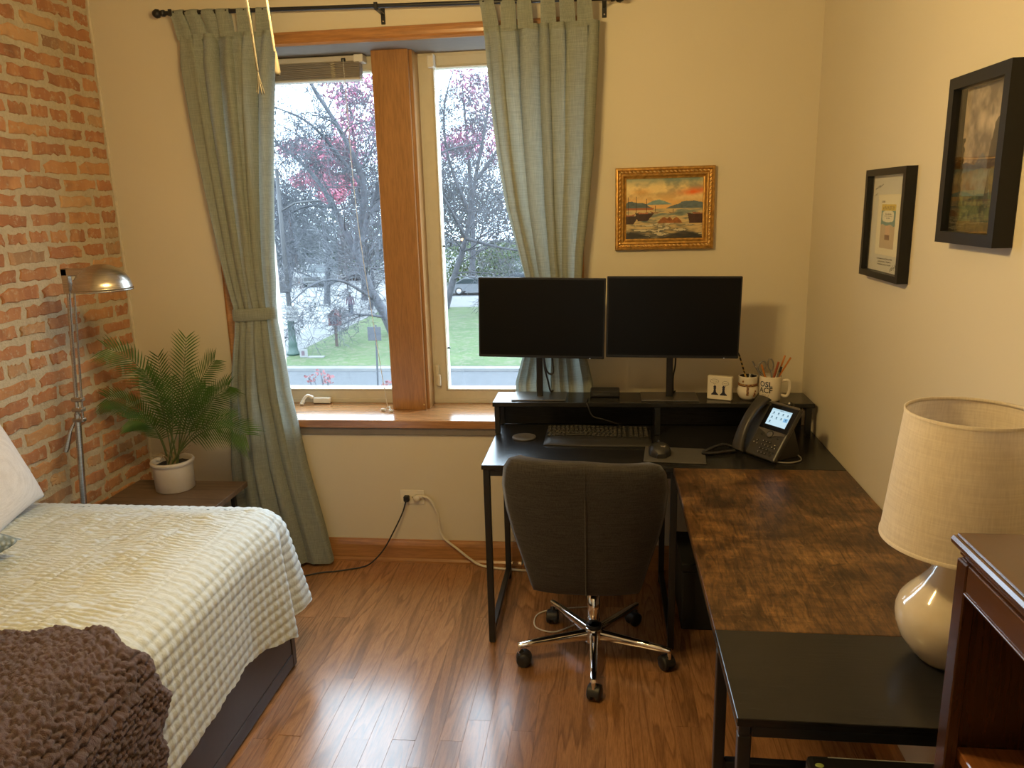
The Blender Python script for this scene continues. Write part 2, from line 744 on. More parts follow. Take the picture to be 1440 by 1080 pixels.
def window(n, x0, x1, label, sash_w, bottom_w, pane_x):
    fr = MB()
    z0, z1 = .71, OZ1 - .008
    fr.box(x0, x1, YW, YW + .07, z0, z0 + .02, .001)
    fr.box(x0, x1, YW, YW + .07, z1 - .012, z1, .001)
    fr.box(x0, x0 + .012, YW, YW + .07, z0 + .02, z1 - .012)
    fr.box(x1 - .012, x1, YW, YW + .07, z0 + .02, z1 - .012)
    w = struct(fr.build('window_%d' % n, VINYL), label, 'window')
    sa = MB()
    a0, a1 = pane_x
    zb, zt = .785, 2.262
    ya, yb = YW + .002, YW + .055
    for (p, q, r_, s_) in ((x0 + .012, a0, z0 + .02, z1 - .012), (a1, x1 - .012, z0 + .02, z1 - .012), (a0, a1, z0 + .02, zb), (a0, a1, zt, z1 - .012)):
        sa.box(p, q, ya, yb, r_, s_)
    so_ = sa.build('sash', VINYL, w)
    be = MB()
    for k, (i_, dy) in enumerate(((.014, .004), (.007, .010))):
        be.box(a0 - i_, a0 - i_ + .005, ya - dy, ya + .001, zb - i_, zt + i_, .001)
        be.box(a1 + i_ - .005, a1 + i_, ya - dy, ya + .001, zb - i_, zt + i_, .001)
        be.box(a0 - i_, a1 + i_, ya - dy, ya + .001, zb - i_, zb - i_ + .005, .001)
        be.box(a0 - i_, a1 + i_, ya - dy, ya + .001, zt + i_ - .005, zt + i_, .001)
    be.build('bead', VINYL, so_)
    MB().box(a0, a1, YW + .03, YW + .034, zb, zt).build('pane', GLASS, w)
    return w


w1 = window(1, OX0 + .008, -1.016, 'casement window with the crank handle and the blind', .06, .06, (-1.612, -1.05))
w2 = window(2, -.838, OX1 - .008, 'casement window with the lock lever, partly behind a monitor', .07, .07, (-.764, -.215))
# crank operator on the left window
ck = MB()
ck.box(-1.455, -1.365, YW - .035, YW + .001, .713, .742, .006)
ck.tube(smooth_path([(-1.455, YW - .03, .742), (-1.475, YW - .04, .756), (-1.49, YW - .05, .745), (-1.50, YW - .058, .722)], 6), [.009] * 3 + [.007] * 13 + [.010] * 3, 8)
ck.blob((-1.502, YW - .06, .719), (.011, .011, .008))
ck.build('crank_handle', WHITE_PL, w1)
# lock lever on the right window and dark hinge tabs
lk_ = MB().box(-.826, -.806, YW - .018, YW + .003, .80, .905, .006)
lk_.box(-.816, -.798, YW - .03, YW - .012, .80, .86, .006)
lk_.build('lock_lever', VINYL, w2)
for zz in (1.47, .98):
    MB().box(-.768, -.752, YW + .012, YW + .028, zz, zz + .008, .002).build('glazing_clip', BLACKP, w2)

# venetian blind, raised, in the left window
bl = thing('window_blind', 'raised beige venetian blind above the window with the crank handle', 'blind', (-1.33, YW - .04, 2.24))
BLM = mat('blind beige', (.36, .31, .255), .5, var=.05)
BLH = mat('blind rail', (.60, .55, .475), .45, var=.03)


def loc(o, parent):
    """parts built in world coordinates under a moved parent"""
    bpy.context.view_layer.update()
    o.matrix_parent_inverse = parent.matrix_world.inverted()
    return o


def part(mb, name, m, parent):
    o = mb.build(name, m)
    o.parent = parent
    p = parent
    mw = Matrix.Translation(p.location) @ p.rotation_euler.to_matrix().to_4x4()
    if p.parent is not None:
        q = p.parent
        mw = (Matrix.Translation(q.location) @ q.rotation_euler.to_matrix().to_4x4()) @ p.matrix_parent_inverse @ mw
    o.matrix_parent_inverse = mw.inverted()
    return o


BX0, BX1 = -1.645, -1.075
part(MB().box(BX0, BX1, YW - .075, YW - .035, 2.298, 2.322, .003), 'head_rail', BLH, bl)
part(MB().box(BX1 - .035, BX1 + .008, YW - .082, YW - .02, 2.292, 2.325, .003), 'bracket', WHITE_PL, bl)
for k in range(15):
    zz = 2.2305 + k * .0044
    dy = rnd.uniform(-.003, .003)
    part(MB().box(BX0 + .005, BX1 - .01, YW - .080 + dy, YW - .030 + dy, zz, zz + .0030, .0010, Matrix.Translation((0, 0, rnd.uniform(-.0003, .0003)))), 'slat', BLM, bl)
part(MB().box(BX0 + .005, BX1 - .01, YW - .082, YW - .028, 2.218, 2.229, .003), 'bottom_rail', BLH, bl)
lt = MB()
for k in range(26):
    t_ = k / 25
    lt.tube([(-1.205 + .012 * math.sin(k * 2.1), YW - .084, 2.228 + .062 * t_), (-1.205 + .012 * math.sin(k * 2.1 + 2.1), YW - .084, 2.228 + .062 * (t_ + .04))], .0013, 4, False)
part(lt, 'ladder_cord', mat('cord cream', (.55, .48, .33), .8), bl)
part(MB().box(-1.168, -1.148, YW - .078, YW - .07, 2.297, 2.312, .002), 'cord_lock', BLACKP, bl)
part(MB().tube(smooth_path([(-1.158, YW - .078, 2.305), (-1.156, YW - .08, 2.23), (-1.145, YW - .07, 1.6), (-1.06, YW - .09, .76), (-1.035, 3.50, .725), (-1.03, 3.475, .714)], 8), .0016, 5), 'pull_cord', mat('cord white', (.7, .68, .62), .7), bl)
kn = MB()
kn.tube(smooth_path([(-1.03, 3.475, .714), (-1.02, 3.45, .716), (-1.035, 3.44, .722), (-1.05, 3.455, .714), (-1.03, 3.462, .73), (-1.012, 3.45, .716), (-1.02, 3.435, .714)], 6), .002, 5)
kn.blob((-1.058, 3.462, .717), (.012, .008, .007))
kn.blob((-1.01, 3.44, .716), (.010, .007, .006))
part(kn, 'cord_tassel', mat('cord white', (.7, .68, .62), .7), bl)
bk = MB().box(-.79, -.755, YW - .03, YW + .001, 2.262, 2.316, .003)
bk.box(-.762, -.755, YW - .055, YW - .028, 2.262, 2.316, .002)
tag(bk.build('blind_bracket', WHITE_PL), 'empty white blind bracket at the head of the window without a blind', 'bracket')

# ------------------------------------------------------------------ brick wall
mt = NT('mortar')
v = mt.coord('Object')
n1 = mt.noise(v, 6, 5, .65)
n2 = mt.noise(v, 90, 3)
mt.base(mt.mix(.35, mt.ramp(n1, [(.3, (.44, .375, .265)), (.7, (.62, .54, .40))]), mt.ramp(n2, [(.3, (.40, .34, .24)), (.7, (.64, .56, .42))])))
mt.set(Roughness=.95)
hh = mt.n('ShaderNodeMath', operation='ADD')
mt.l(n1, hh.inputs[0]); mt.l(n2, hh.inputs[1])
mt.bump(hh.outputs[0], .8, .008)
MORTAR = mt.m
bt = NT('brick')
v = bt.coord('Object', (1, 1, 1), True)
oi = bt.n('ShaderNodeObjectInfo')
c0 = bt.ramp(oi.outputs['Random'], [(0, (.34, .15, .075)), (.3, (.46, .205, .095)), (.55, (.39, .165, .08)), (.78, (.52, .26, .11)), (.9, (.58, .38, .20)), (1, (.24, .13, .085))])
st = bt.noise(bt.coord('Object', (1, 1, .25), True), 16, 3, .6)
c1 = bt.mix(bt.ramp(st, [(.45, (0, 0, 0)), (.75, (.75, .75, .75))]), c0, (.62, .34, .16))
sp = bt.noise(v, 45, 5, .7)
c2 = bt.mix(bt.ramp(sp, [(.55, (0, 0, 0)), (.70, (.85, .85, .85))]), c1, (.56, .47, .33))
dk = bt.noise(v, 8, 3)
c3 = bt.mix(bt.ramp(dk, [(.25, (.55, .55, .55)), (.45, (0, 0, 0))]), c2, (.12, .06, .04))
bt.base(c3)
bt.set(Roughness=.9)
bt.bump(sp, .7, .004)
BRICK = bt.m

wl = MB().box(XL - .12, XL - .004, YF - .1, D, -.06, ZC + .05)
wall_left = struct(wl.build('wall_left', MORTAR), 'exposed old brick wall with thick mortar beside the bed', 'wall')
br = random.Random(5)


def brick_mesh(L, H, seed):
    """a worn brick: wavy outline, chipped edges, slightly domed face (normal +x)"""
    q = random.Random(seed)
    n = 9
    pts = []
    def wob(a):
        return a * (q.random() - .5)
    per = []
    for i in range(n):
        per.append((-L / 2 + L * i / (n - 1), -H / 2))
    for i in range(1, 3):
        per.append((L / 2, -H / 2 + H * i / 3))
    for i in range(n):
        per.append((L / 2 - L * i / (n - 1), H / 2))
    for i in range(1, 3):
        per.append((-L / 2, H / 2 - H * i / 3))
    out = [(a + wob(.010), b + wob(.009)) for a, b in per]
    chip = q.randrange(len(out))
    out[chip] = (out[chip][0] * .9, out[chip][1] * .55)
    k = len(out)
    back = [Vector((-.03, a, b)) for a, b in out]
    mid = [Vector((.001 + wob(.003), a, b)) for a, b in out]
    fr_ = [Vector((.006 + wob(.003), a * .965, b * .86)) for a, b in out]
    mb = MB()
    V_ = back + mid + fr_ + [Vector((.007, 0, 0))]
    F_ = []
    for i in range(k):
        j = (i + 1) % k
        F_ += [(i, j, k + j, k + i), (k + i, k + j, 2 * k + j, 2 * k + i), (2 * k + i, 2 * k + j, 3 * k)]
    mb.add(V_, F_, False)
    me = mb.mesh('brick')
    me.materials.append(BRICK)
    return me


STR = [brick_mesh(.192, .046, i) for i in range(14)]
HED = [brick_mesh(.088, .046, 50 + i) for i in range(8)]
HLF = [brick_mesh(.125, .046, 80 + i) for i in range(6)]
pitch = .0683
far = MB()
z_head = 2.06
r0 = int((z_head - .03) / pitch)
nb = 0
for k in range(-r0, 11):
    z = z_head + k * pitch
    if z > ZC - .02:
        continue
    header = (k % 7 == 0)
    L = .113 if header else .217
    y = D - .006 - (br.random() * .02) - (0 if header else (.0 if k % 2 else .108))
    if not header and k % 2 == 0:
        first = .108
    else:
        first = None
    # from the corner towards the camera
    yy = D - .008
    while yy > YF:
        l_ = L
        src = HED if header else STR
        if first:
            l_, src, first = .112, HED, None
        elif not header and br.random() < .12:
            l_, src = .150, HLF
        l_ *= br.uniform(.985, 1.015)
        yc = yy - l_ / 2
        yy -= l_
        zz = z + br.uniform(-.004, .004)
        me = br.choice(src)
        rot = br.uniform(-.025, .025)
        xo = XL - .004 + br.uniform(-.003, .0015)
        sc = (1, br.uniform(.96, 1.03), br.uniform(.9, 1.08))
        if yc - .1 > 2.15 and .28 < z < 2.66:
            o = bpy.data.objects.new('brick', me)
            COL.objects.link(o)
            o.parent = wall_left
            o.location = (xo, yc, zz)
            o.rotation_euler = (rot, br.uniform(-.03, .03), br.uniform(-.02, .02))
            o.scale = sc
            nb += 1
        else:
            M_ = Matrix.Translation((xo, yc, zz)) @ Matrix.Rotation(rot, 4, 'X')
            far.add([M_ @ v_.co for v_ in me.vertices], [tuple(p.vertices) for p in me.polygons])
fo = far.build('brickwork', BRICK, wall_left)
fo['kind'] = 'stuff'
# ragged plaster edge where the painted wall meets the brick
ed = MB()
zz = .0
er = random.Random(3)
while zz < ZC:
    h = er.uniform(.03, .12)
    ed.box(XL - .004, XL + er.uniform(.004, .009), D - er.uniform(.004, .011), D - .0005, zz, min(ZC, zz + h), .0015)
    zz += h
struct(ed.build('trim_5', mat('plaster edge', (.66, .58, .45), .8)), 'ragged plaster edge between brick and painted wall', 'trim')

# ------------------------------------------------------------------ ceiling fan with its light kit (the room's lamp)
FX, FY = -.57, 1.50
FZ = ZC - .125      # motor hangs on a short downrod
fan = thing('ceiling_fan', 'ceiling fan with lit bulbs and two hanging pull cords', 'ceiling fan', (FX, FY, ZC))
FANM = mat('fan bronze', (.10, .06, .035), .35, .6)
part(MB().lathe([(0, 0), (.07, 0), (.065, -.04), (.03, -.06), (.012, -.065), (.012, -.285), (.02, -.29)], 24, (FX, FY, ZC)), 'canopy', FANM, fan)
part(MB().lathe([(0, -.16), (.06, -.165), (.12, -.19), (.13, -.23), (.12, -.27), (.07, -.29), (.05, -.33), (.06, -.35), (.04, -.37), (0, -.375)], 32, (FX, FY, FZ)), 'motor_housing', FANM, fan)
BLADE = wood('fan blade', (.2, .1, .045), (.12, .055, .025), 'X', 1, .4, 0, .4, False)
for k in range(5):
    M_ = Matrix.Translation((FX, FY, FZ - .245)) @ Matrix.Rotation(2 * math.pi * k / 5 + .4, 4, 'Z') @ Matrix.Rotation(R(11), 4, 'X')
    poly = [(.2, -.05), (.32, -.062), (.60, -.068), (.64, -.05), (.655, 0), (.64, .05), (.60, .068), (.32, .062), (.2, .05)]
    b_ = part(MB().prism(poly, -.004, .004, M_), 'blade', BLADE, fan)
    part(MB().box(.10, .24, -.018, .018, -.009, -.004, .002, M_), 'blade_arm', FANM, b_)
BULB = NT('lit bulb')
BULB.base((1, .85, .6))
BULB.b.inputs['Emission Color'].default_value = (1, .72, .36, 1)
BULB.b.inputs['Emission Strength'].default_value = 14
GL_SH = mat('frosted collar', (.12, .08, .05), .4, .4)
for k in range(4):
    a = 2 * math.pi * k / 4 + .5
    bx, by, bz = FX + .11 * math.cos(a), FY + .11 * math.sin(a), FZ - .42
    part(MB().tube([(FX + .03 * math.cos(a), FY + .03 * math.sin(a), FZ - .34), (FX + .09 * math.cos(a), FY + .09 * math.sin(a), FZ - .345), (bx, by, bz + .05)], .010, 8), 'light_arm', FANM, fan)
    s_ = part(MB().lathe([(.012, .06), (.022, .05), (.024, .028), (.0, .028)], 16, (bx, by, bz)), 'socket', GL_SH, fan)
    part(MB().lathe([(.012, .03), (.014, .02), (.026, -.005), (.029, -.022), (.022, -.042), (.0, -.052)], 16, (bx, by, bz)), 'bulb', BULB.m, s_)
    ld = bpy.data.lights.new('bulb_light', 'POINT')
    ld.energy = BULB_WATTS
    ld.color = BULB_COLOR
    ld.shadow_soft_size = .034
    lo_ = bpy.data.objects.new('bulb_light', ld)
    COL.objects.link(lo_)
    lo_.location = (FX + .115 * math.cos(a), FY + .115 * math.sin(a), bz - .095)
# pull cords, hanging into view
e1, e2 = at_y(367, 136, 1.44), at_y(391, 107, 1.56)
CORDM = mat('twine', (.13, .112, .085), .85, bump=.5, bscale=900)
for e, lean, sx in ((e1, -.03, -.03), (e2, -.035, .04)):
    pts = smooth_path([(FX + sx, e.y, FZ - .36), (e.x + lean * .7, e.y, e.z + .32), (e.x + lean * .28, e.y, e.z + .15), (e.x - .002, e.y, e.z + .045)], 8)
    c_ = part(MB().tube(pts, .0022, 6), 'pull_cord', CORDM, fan)
    if e is e2:
        part(MB().lathe([(.0015, .045), (.003, .03), (.0055, .008), (.005, .002), (0, 0)], 12, (e.x, e.y, e.z)), 'cord_bell', CORDM, c_)
    else:
        ta = MB()
        for q in range(7):
            a = 2 * math.pi * q / 7
            ta.tube([(e.x - .002, e.y, e.z + .045), (e.x + .003 * math.cos(a), e.y + .003 * math.sin(a), e.z + .022), (e.x + .007 * math.cos(a), e.y + .007 * math.sin(a), e.z + rnd.uniform(0, .008))], .001, 4)
        part(ta, 'cord_fringe', CORDM, c_)

# unseen fill lamp added in the hall to brighten the near side
hl = thing('hall_fill_lamp', 'added round fill lamp under the hall ceiling', 'ceiling lamp', (.0, HY + .75, 2.6))
part(MB().lathe([(0, 0), (.15, 0), (.155, -.012), (.15, -.02), (0, -.02)], 32, (0, HY + .75, 2.6)), 'mount', FANM, hl)
part(MB().lathe([(.145, -.02), (.135, -.05), (.09, -.075), (0, -.085)], 32, (0, HY + .75, 2.6)), 'lit_globe', BULB.m, hl)
hd_ = bpy.data.lights.new('hall_fill_light', 'POINT')
hd_.energy = HALL_FILL_WATTS
hd_.color = BULB_COLOR
hd_.shadow_soft_size = .14
ho = bpy.data.objects.new('hall_fill_light', hd_)
COL.objects.link(ho)
ho.location = (0, HY + .75, 2.36)

# ------------------------------------------------------------------ curtains on a black rod
CURT = fabric('curtain linen', (.27, .295, .25), (.37, .395, .335), .9, 420, .26, .4)
RY = 3.235


def rod_z(x):
    return lerp(2.462, 2.420, (x + 1.82) / 1.84)


rod = thing('curtain_rod', 'black metal curtain rod with a round finial above the window', 'curtain rod', (-.9, RY, 2.44))
part(MB().tube([(-1.80, RY, rod_z(-1.80)), (.02, RY, rod_z(.02))], .0085, 12), 'rod', BLACKM, rod)
Mx = Matrix.Rotation(R(-90), 4, 'Y')
for sgn, fx in ((-1, -1.80), (1, .02)):
    part(MB().lathe([(0, .052), (.012, .048), (.018, .036), (.016, .024), (.009, .018), (.013, .012), (.013, 0), (0, 0)], 20, (0, 0, 0),
                    Matrix.Translation((fx, RY, rod_z(fx))) @ Matrix.Rotation(R(90 * sgn), 4, 'Y')), 'finial', BLACKM, rod)
for bx in (-1.77, -.905, -.005):
    bz = rod_z(bx)
    b_ = MB().box(bx - .008, bx + .008, RY - .003, D - .0005, bz - .014, bz - .008, .001)
    b_.box(bx - .009, bx + .009, D - .004, D - .0005, bz - .05, bz + .012, .001)
    b_.box(bx - .008, bx + .008, RY - .014, RY - .010, bz - .014, bz + .012, .001)
    ob = part(b_, 'bracket', BLACKM, rod)
    part(MB().lathe([(0, .003), (.003, .002), (.004, 0)], 8, (0, 0, 0), Matrix.Translation((bx, D - .004, bz - .038)) @ Matrix.Rotation(R(90), 4, 'X')), 'screw', CHROME, ob)


def curtain(label, zs, xl, xr, header_z, tie_z, nf, seed, ytop, ybot, AMP=.043):
    q = random.Random(seed)
    ph = [q.random() * 6.28 for _ in range(6)]
    c = thing('curtain', label, 'curtain', (sum(xl) / len(xl) * .5 + sum(xr) / len(xr) * .5, 3.25, 0), group='sage curtains at the window')
    nu, nv = 190, 120
    P = []
    for j in range(nv + 1):
        z = lerp(header_z, zs[-1], j / nv)
        a, b = interp(zs[::-1], xl[::-1], z), interp(zs[::-1], xr[::-1], z)
        row = []
        t = (header_z - z) / (header_z - zs[-1])
        yc = lerp(ytop, ybot, min(1, t * 1.2))
        top = min(1, t / .05)
        tie = math.exp(-((z - tie_z) / .09) ** 2)
        amp = lerp(.014, AMP, top) * (1 - .3 * tie)
        drift = .35 * math.sin(z * 2.0 + ph[4])
        for i in range(nu + 1):
            u = i / nu
            uu = u + .030 * math.sin(2 * math.pi * 2.3 * u + ph[0] + z * .8) + .012 * math.sin(2 * math.pi * 5.1 * u + ph[1])
            f = math.sin(2 * math.pi * nf * uu + ph[2] + drift * .6)
            f = math.copysign(abs(f) ** .65, f) * (1 + .35 * math.sin(2 * math.pi * 1.7 * u + ph[5]))
            f2 = .35 * math.sin(2 * math.pi * nf * 1.73 * uu + ph[3] + z * 1.5)
            edge = min(1, u / .03, (1 - u) / .03)
            y = yc + amp * (f + f2) * .85 * edge
            x = lerp(a, b, u) + .55 * amp * math.cos(2 * math.pi * nf * uu + ph[2]) * edge
            zz = z
            if j == nv:
                zz = z + .004 * math.sin(u * 40)
            row.append((x, min(y, D - .028 if z > .75 or z < .62 else D - .036), zz))
        P.append(row)
    part(MB().grid(P), 'panel', CURT, c)
    # header hem line
    H = [[(p[0], p[1] - .0025, p[2]) for p in P[0]], [(p[0], p[1] - .0035, p[2] - .012) for p in P[0]], [(p[0], p[1] - .0025, p[2] - .024) for p in P[0]]]
    part(MB().grid(H), 'header_hem', CURT, c)
    # tabs looping over the rod
    nt = 6
    a, b = interp(zs[::-1], xl[::-1], header_z), interp(zs[::-1], xr[::-1], header_z)
    ra, rb = xl[0], xr[0]
    for k in range(nt):
        u = (k + .32) / nt + q.uniform(-.02, .02)
        xb = lerp(a, b, u)
        xt = lerp(ra, rb, u + q.uniform(-.02, .02))
        rz = rod_z(xt)
        w0, w1 = .062, .056
        yh = P[0][int(u * nu)][1]
        prof = [(yh - .004, header_z - .018, 0), (lerp(yh, RY - .014, .5), lerp(header_z, rz, .5), .5), (RY - .0125, rz - .004, 1), (RY - .0095, rz + .007, 1), (RY, rz + .011, 1),
                (RY + .0095, rz + .007, 1), (RY + .0125, rz - .004, 1), (lerp(yh, RY + .014, .5) + .004, lerp(header_z, rz, .5), .5), (yh + .006, header_z - .018, 0)]
        rows_ = []
        for (yy, zz, s) in prof:
            xc = lerp(xb, xt, s)
            w = lerp(w0, w1, s)
            rows_.append([(xc - w / 2 + w * i / 4, yy + .004 * math.sin(i * 1.6 + k), zz) for i in range(5)])
        part(MB().grid(rows_), 'tab', CURT, c)
    # tie-back band
    za = tie_z
    a, b = interp(zs[::-1], xl[::-1], za), interp(zs[::-1], xr[::-1], za)
    yc = lerp(ytop, ybot, min(1, (header_z - za) / (header_z - zs[-1]) * 1.2))
    cx, hw = (a + b) / 2, (b - a) / 2 + .012
    rows_ = []
    for s, off in ((-.027, 0), (-.022, .003), (0, .004), (.022, .003), (.027, 0)):
        row = []
        for i in range(40):
            t = 2 * math.pi * i / 40
            ct, st_ = math.cos(t), math.sin(t)
            row.append((cx + (hw + off) * math.copysign(abs(ct) ** .7, ct), min(yc + (.036 + off) * math.copysign(abs(st_) ** .7, st_), D - .026), za + s + .006 * ct))
        rows_.append(row)
    part(MB().grid(rows_, True, True), 'tie_back', CURT, c)
    return c


curtain('sage linen tab-top curtain tied back beside the potted palm',
        [2.47, 2.40, 2.05, 1.75, 1.45, 1.30, 1.22, 1.12, .85, .5, .18, .02],
        [-1.78, -1.755, -1.73, -1.70, -1.665, -1.645, -1.635, -1.645, -1.70, -1.74, -1.75, -1.75],
        [-1.335, -1.345, -1.39, -1.425, -1.455, -1.463, -1.465, -1.462, -1.44, -1.385, -1.315, -1.285],
        2.375, 1.215, 7.0, 4, 3.243, 3.252)
curtain('sage linen tab-top curtain hanging behind the desk and a monitor',
        [2.44, 2.34, 2.05, 1.85, 1.65, 1.45, 1.30, 1.20, 1.1, .9, .6, .25, .02],
        [-.485, -.478, -.46, -.44, -.41, -.36, -.325, -.315, -.33, -.39, -.38, -.375, -.385],
        [-.016, -.022, -.04, -.05, -.07, -.095, -.105, -.11, -.10, -.055, -.04, -.04, -.04],
        2.345, 1.19, 7.0, 9, 3.24, 3.266, .030)

# ------------------------------------------------------------------ outlet, plugs and cords
ow = thing('wall_outlet', 'cream duplex wall outlet with plugs in it below the sill', 'outlet', (-.90, D, .329))
IVORY = mat('outlet ivory', (.72, .66, .53), .35, var=.02)
part(MB().box(-.960, -.842, D - .006, D - .0005, .293, .365, .003), 'plate', IVORY, ow)
for ox in (-.925, -.877):
    poly = []
    for i in range(20):
        t = 2 * math.pi * i / 20
        poly.append((.0175 * math.cos(t), max(-.0135, min(.0135, .0175 * math.sin(t)))))
    r_ = part(MB().prism(poly, 0, .003, Matrix.Translation((ox, D - .006, .329)) @ Matrix.Rotation(R(90), 4, 'X')), 'receptacle', IVORY, ow)
    for dz in (-.006, .006):
        part(MB().box(ox - .004, ox + .004, D - .0095, D - .0088, .329 + dz - .001, .329 + dz + .001), 'slot', BLACKP, r_)
part(MB().lathe([(0, .002), (.003, .0015), (.0035, 0)], 10, (0, 0, 0), Matrix.Translation((-.901, D - .006, .329)) @ Matrix.Rotation(R(90), 4, 'X')), 'screw', CHROME, ow)
# black cord: from the left receptacle down to the floor and away behind the bed
bc = thing('black_power_cord', 'thin black cord plugged into the outlet, trailing across the floor', 'cord', (-.925, D - .03, .32))
part(MB().box(-.938, -.912, D - .034, D - .0095, .314, .342, .004), 'plug', BLACKP, bc)
pts = smooth_path([(-.927, D - .028, .318), (-.945, D - .035, .262), (-.985, D - .05, .18), (-1.04, D - .07, .085), (-1.10, D - .09, .025), (-1.15, 3.232, .005),
                   (-1.2, 3.21, .0048), (-1.26, 3.185, .0048), (-1.33, 3.165, .0048), (-1.42, 3.10, .0048), (-1.52, 2.98, .0048)], 8)
part(MB().tube(pts, .0035, 8), 'cable', BLACKP, bc)
wc = thing('white_power_cord', 'thick white cord plugged into the outlet, running behind the desk leg', 'cord', (-.877, D - .03, .33))
WCM = mat('white cable', (.68, .62, .5), .45, var=.02)
pg = MB().lathe([(0, .022), (.014, .021), (.0165, .015), (.0165, 0), (0, 0)], 20, (0, 0, 0), Matrix.Translation((-.877, D - .0095, .329)) @ Matrix.Rotation(R(90), 4, 'X'))
pg.box(-.878, -.848, D - .028, D - .012, .331, .347, .005)
part(pg, 'plug', WCM, wc)
pts = smooth_path([(-.852, D - .02, .340), (-.822, D - .024, .333), (-.795, D - .026, .297), (-.776, D - .027, .24), (-.772, D - .028, .18), (-.752, D - .03, .135),
                   (-.69, D - .032, .083), (-.63, D - .035, .035), (-.585, D - .045, .012), (-.52, D - .06, .0068), (-.40, D - .075, .0068), (-.25, D - .085, .0068), (-.1, D - .08, .0068)], 8)
part(MB().tube(pts, .0058, 8), 'cable', WCM, wc)

# ------------------------------------------------------------------ harbour painting in a gilt frame
GILT = mat('gilt frame', (.46, .25, .06), .38, .55, var=.35, vscale=60, bump=.35, bscale=220)
GILTL = mat('gilt bead', (.75, .52, .22), .3, .6, var=.3)
paint = thing('harbour_painting', 'oil painting of boats in a harbour in an ornate gilt frame', 'painting', (.242, D - .01, 1.625))
px0, px1, pz0, pz1 = .041, .443, 1.459, 1.792
prof = [(0, 0), (0, .024), (.004, .03), (.010, .031), (.014, .024), (.022, .022), (.026, .027), (.032, .026), (.040, .014), (.044, .013), (.046, .008), (.046, 0)]


def picture_frame(mb, x0, x1, z0, z1, prof, fn):
    """mitred moulding: prof = (inset, projection); fn(x, z, projection) -> point"""
    n = len(prof)
    rings = []
    for (u, v) in prof:
        rings.append([fn(x0 + u, z0 + u, v), fn(x1 - u, z0 + u, v), fn(x1 - u, z1 - u, v), fn(x0 + u, z1 - u, v)])
    V_, F_ = [], []
    for r_ in rings:
        V_ += r_
    for i in range(n):
        i2 = (i + 1) % n
        for k in range(4):
            k2 = (k + 1) % 4
            F_.append((i * 4 + k, i * 4 + k2, i2 * 4 + k2, i2 * 4 + k))
    mb.add(V_, F_)


pf = lambda x, z, v: Vector((x, D - .001 - v, z))
fm = MB()
picture_frame(fm, px0, px1, pz0, pz1, prof, pf)
frm = part(fm, 'frame', GILT, paint)
rope = MB()
for (ax, az, bx, bz, n_) in ((px0 + .018, pz1 - .018, px1 - .018, pz1 - .018, 22), (px0 + .018, pz0 + .018, px1 - .018, pz0 + .018, 22),
                             (px0 + .018, pz0 + .018, px0 + .018, pz1 - .018, 18), (px1 - .018, pz0 + .018, px1 - .018, pz1 - .018, 18)):
    for k in range(n_):
        t = (k + .5) / n_
        cx, cz = lerp(ax, bx, t), lerp(az, bz, t)
        ang = R(35) if ax != bx else R(-55)
        rope.blob((0, 0, 0), (.0078, .0035, .0034), 7, 5, Matrix.Translation((cx, D - .026, cz)) @ Matrix.Rotation(ang, 4, 'Y'))
part(rope, 'rope_bead', GILTL, frm)


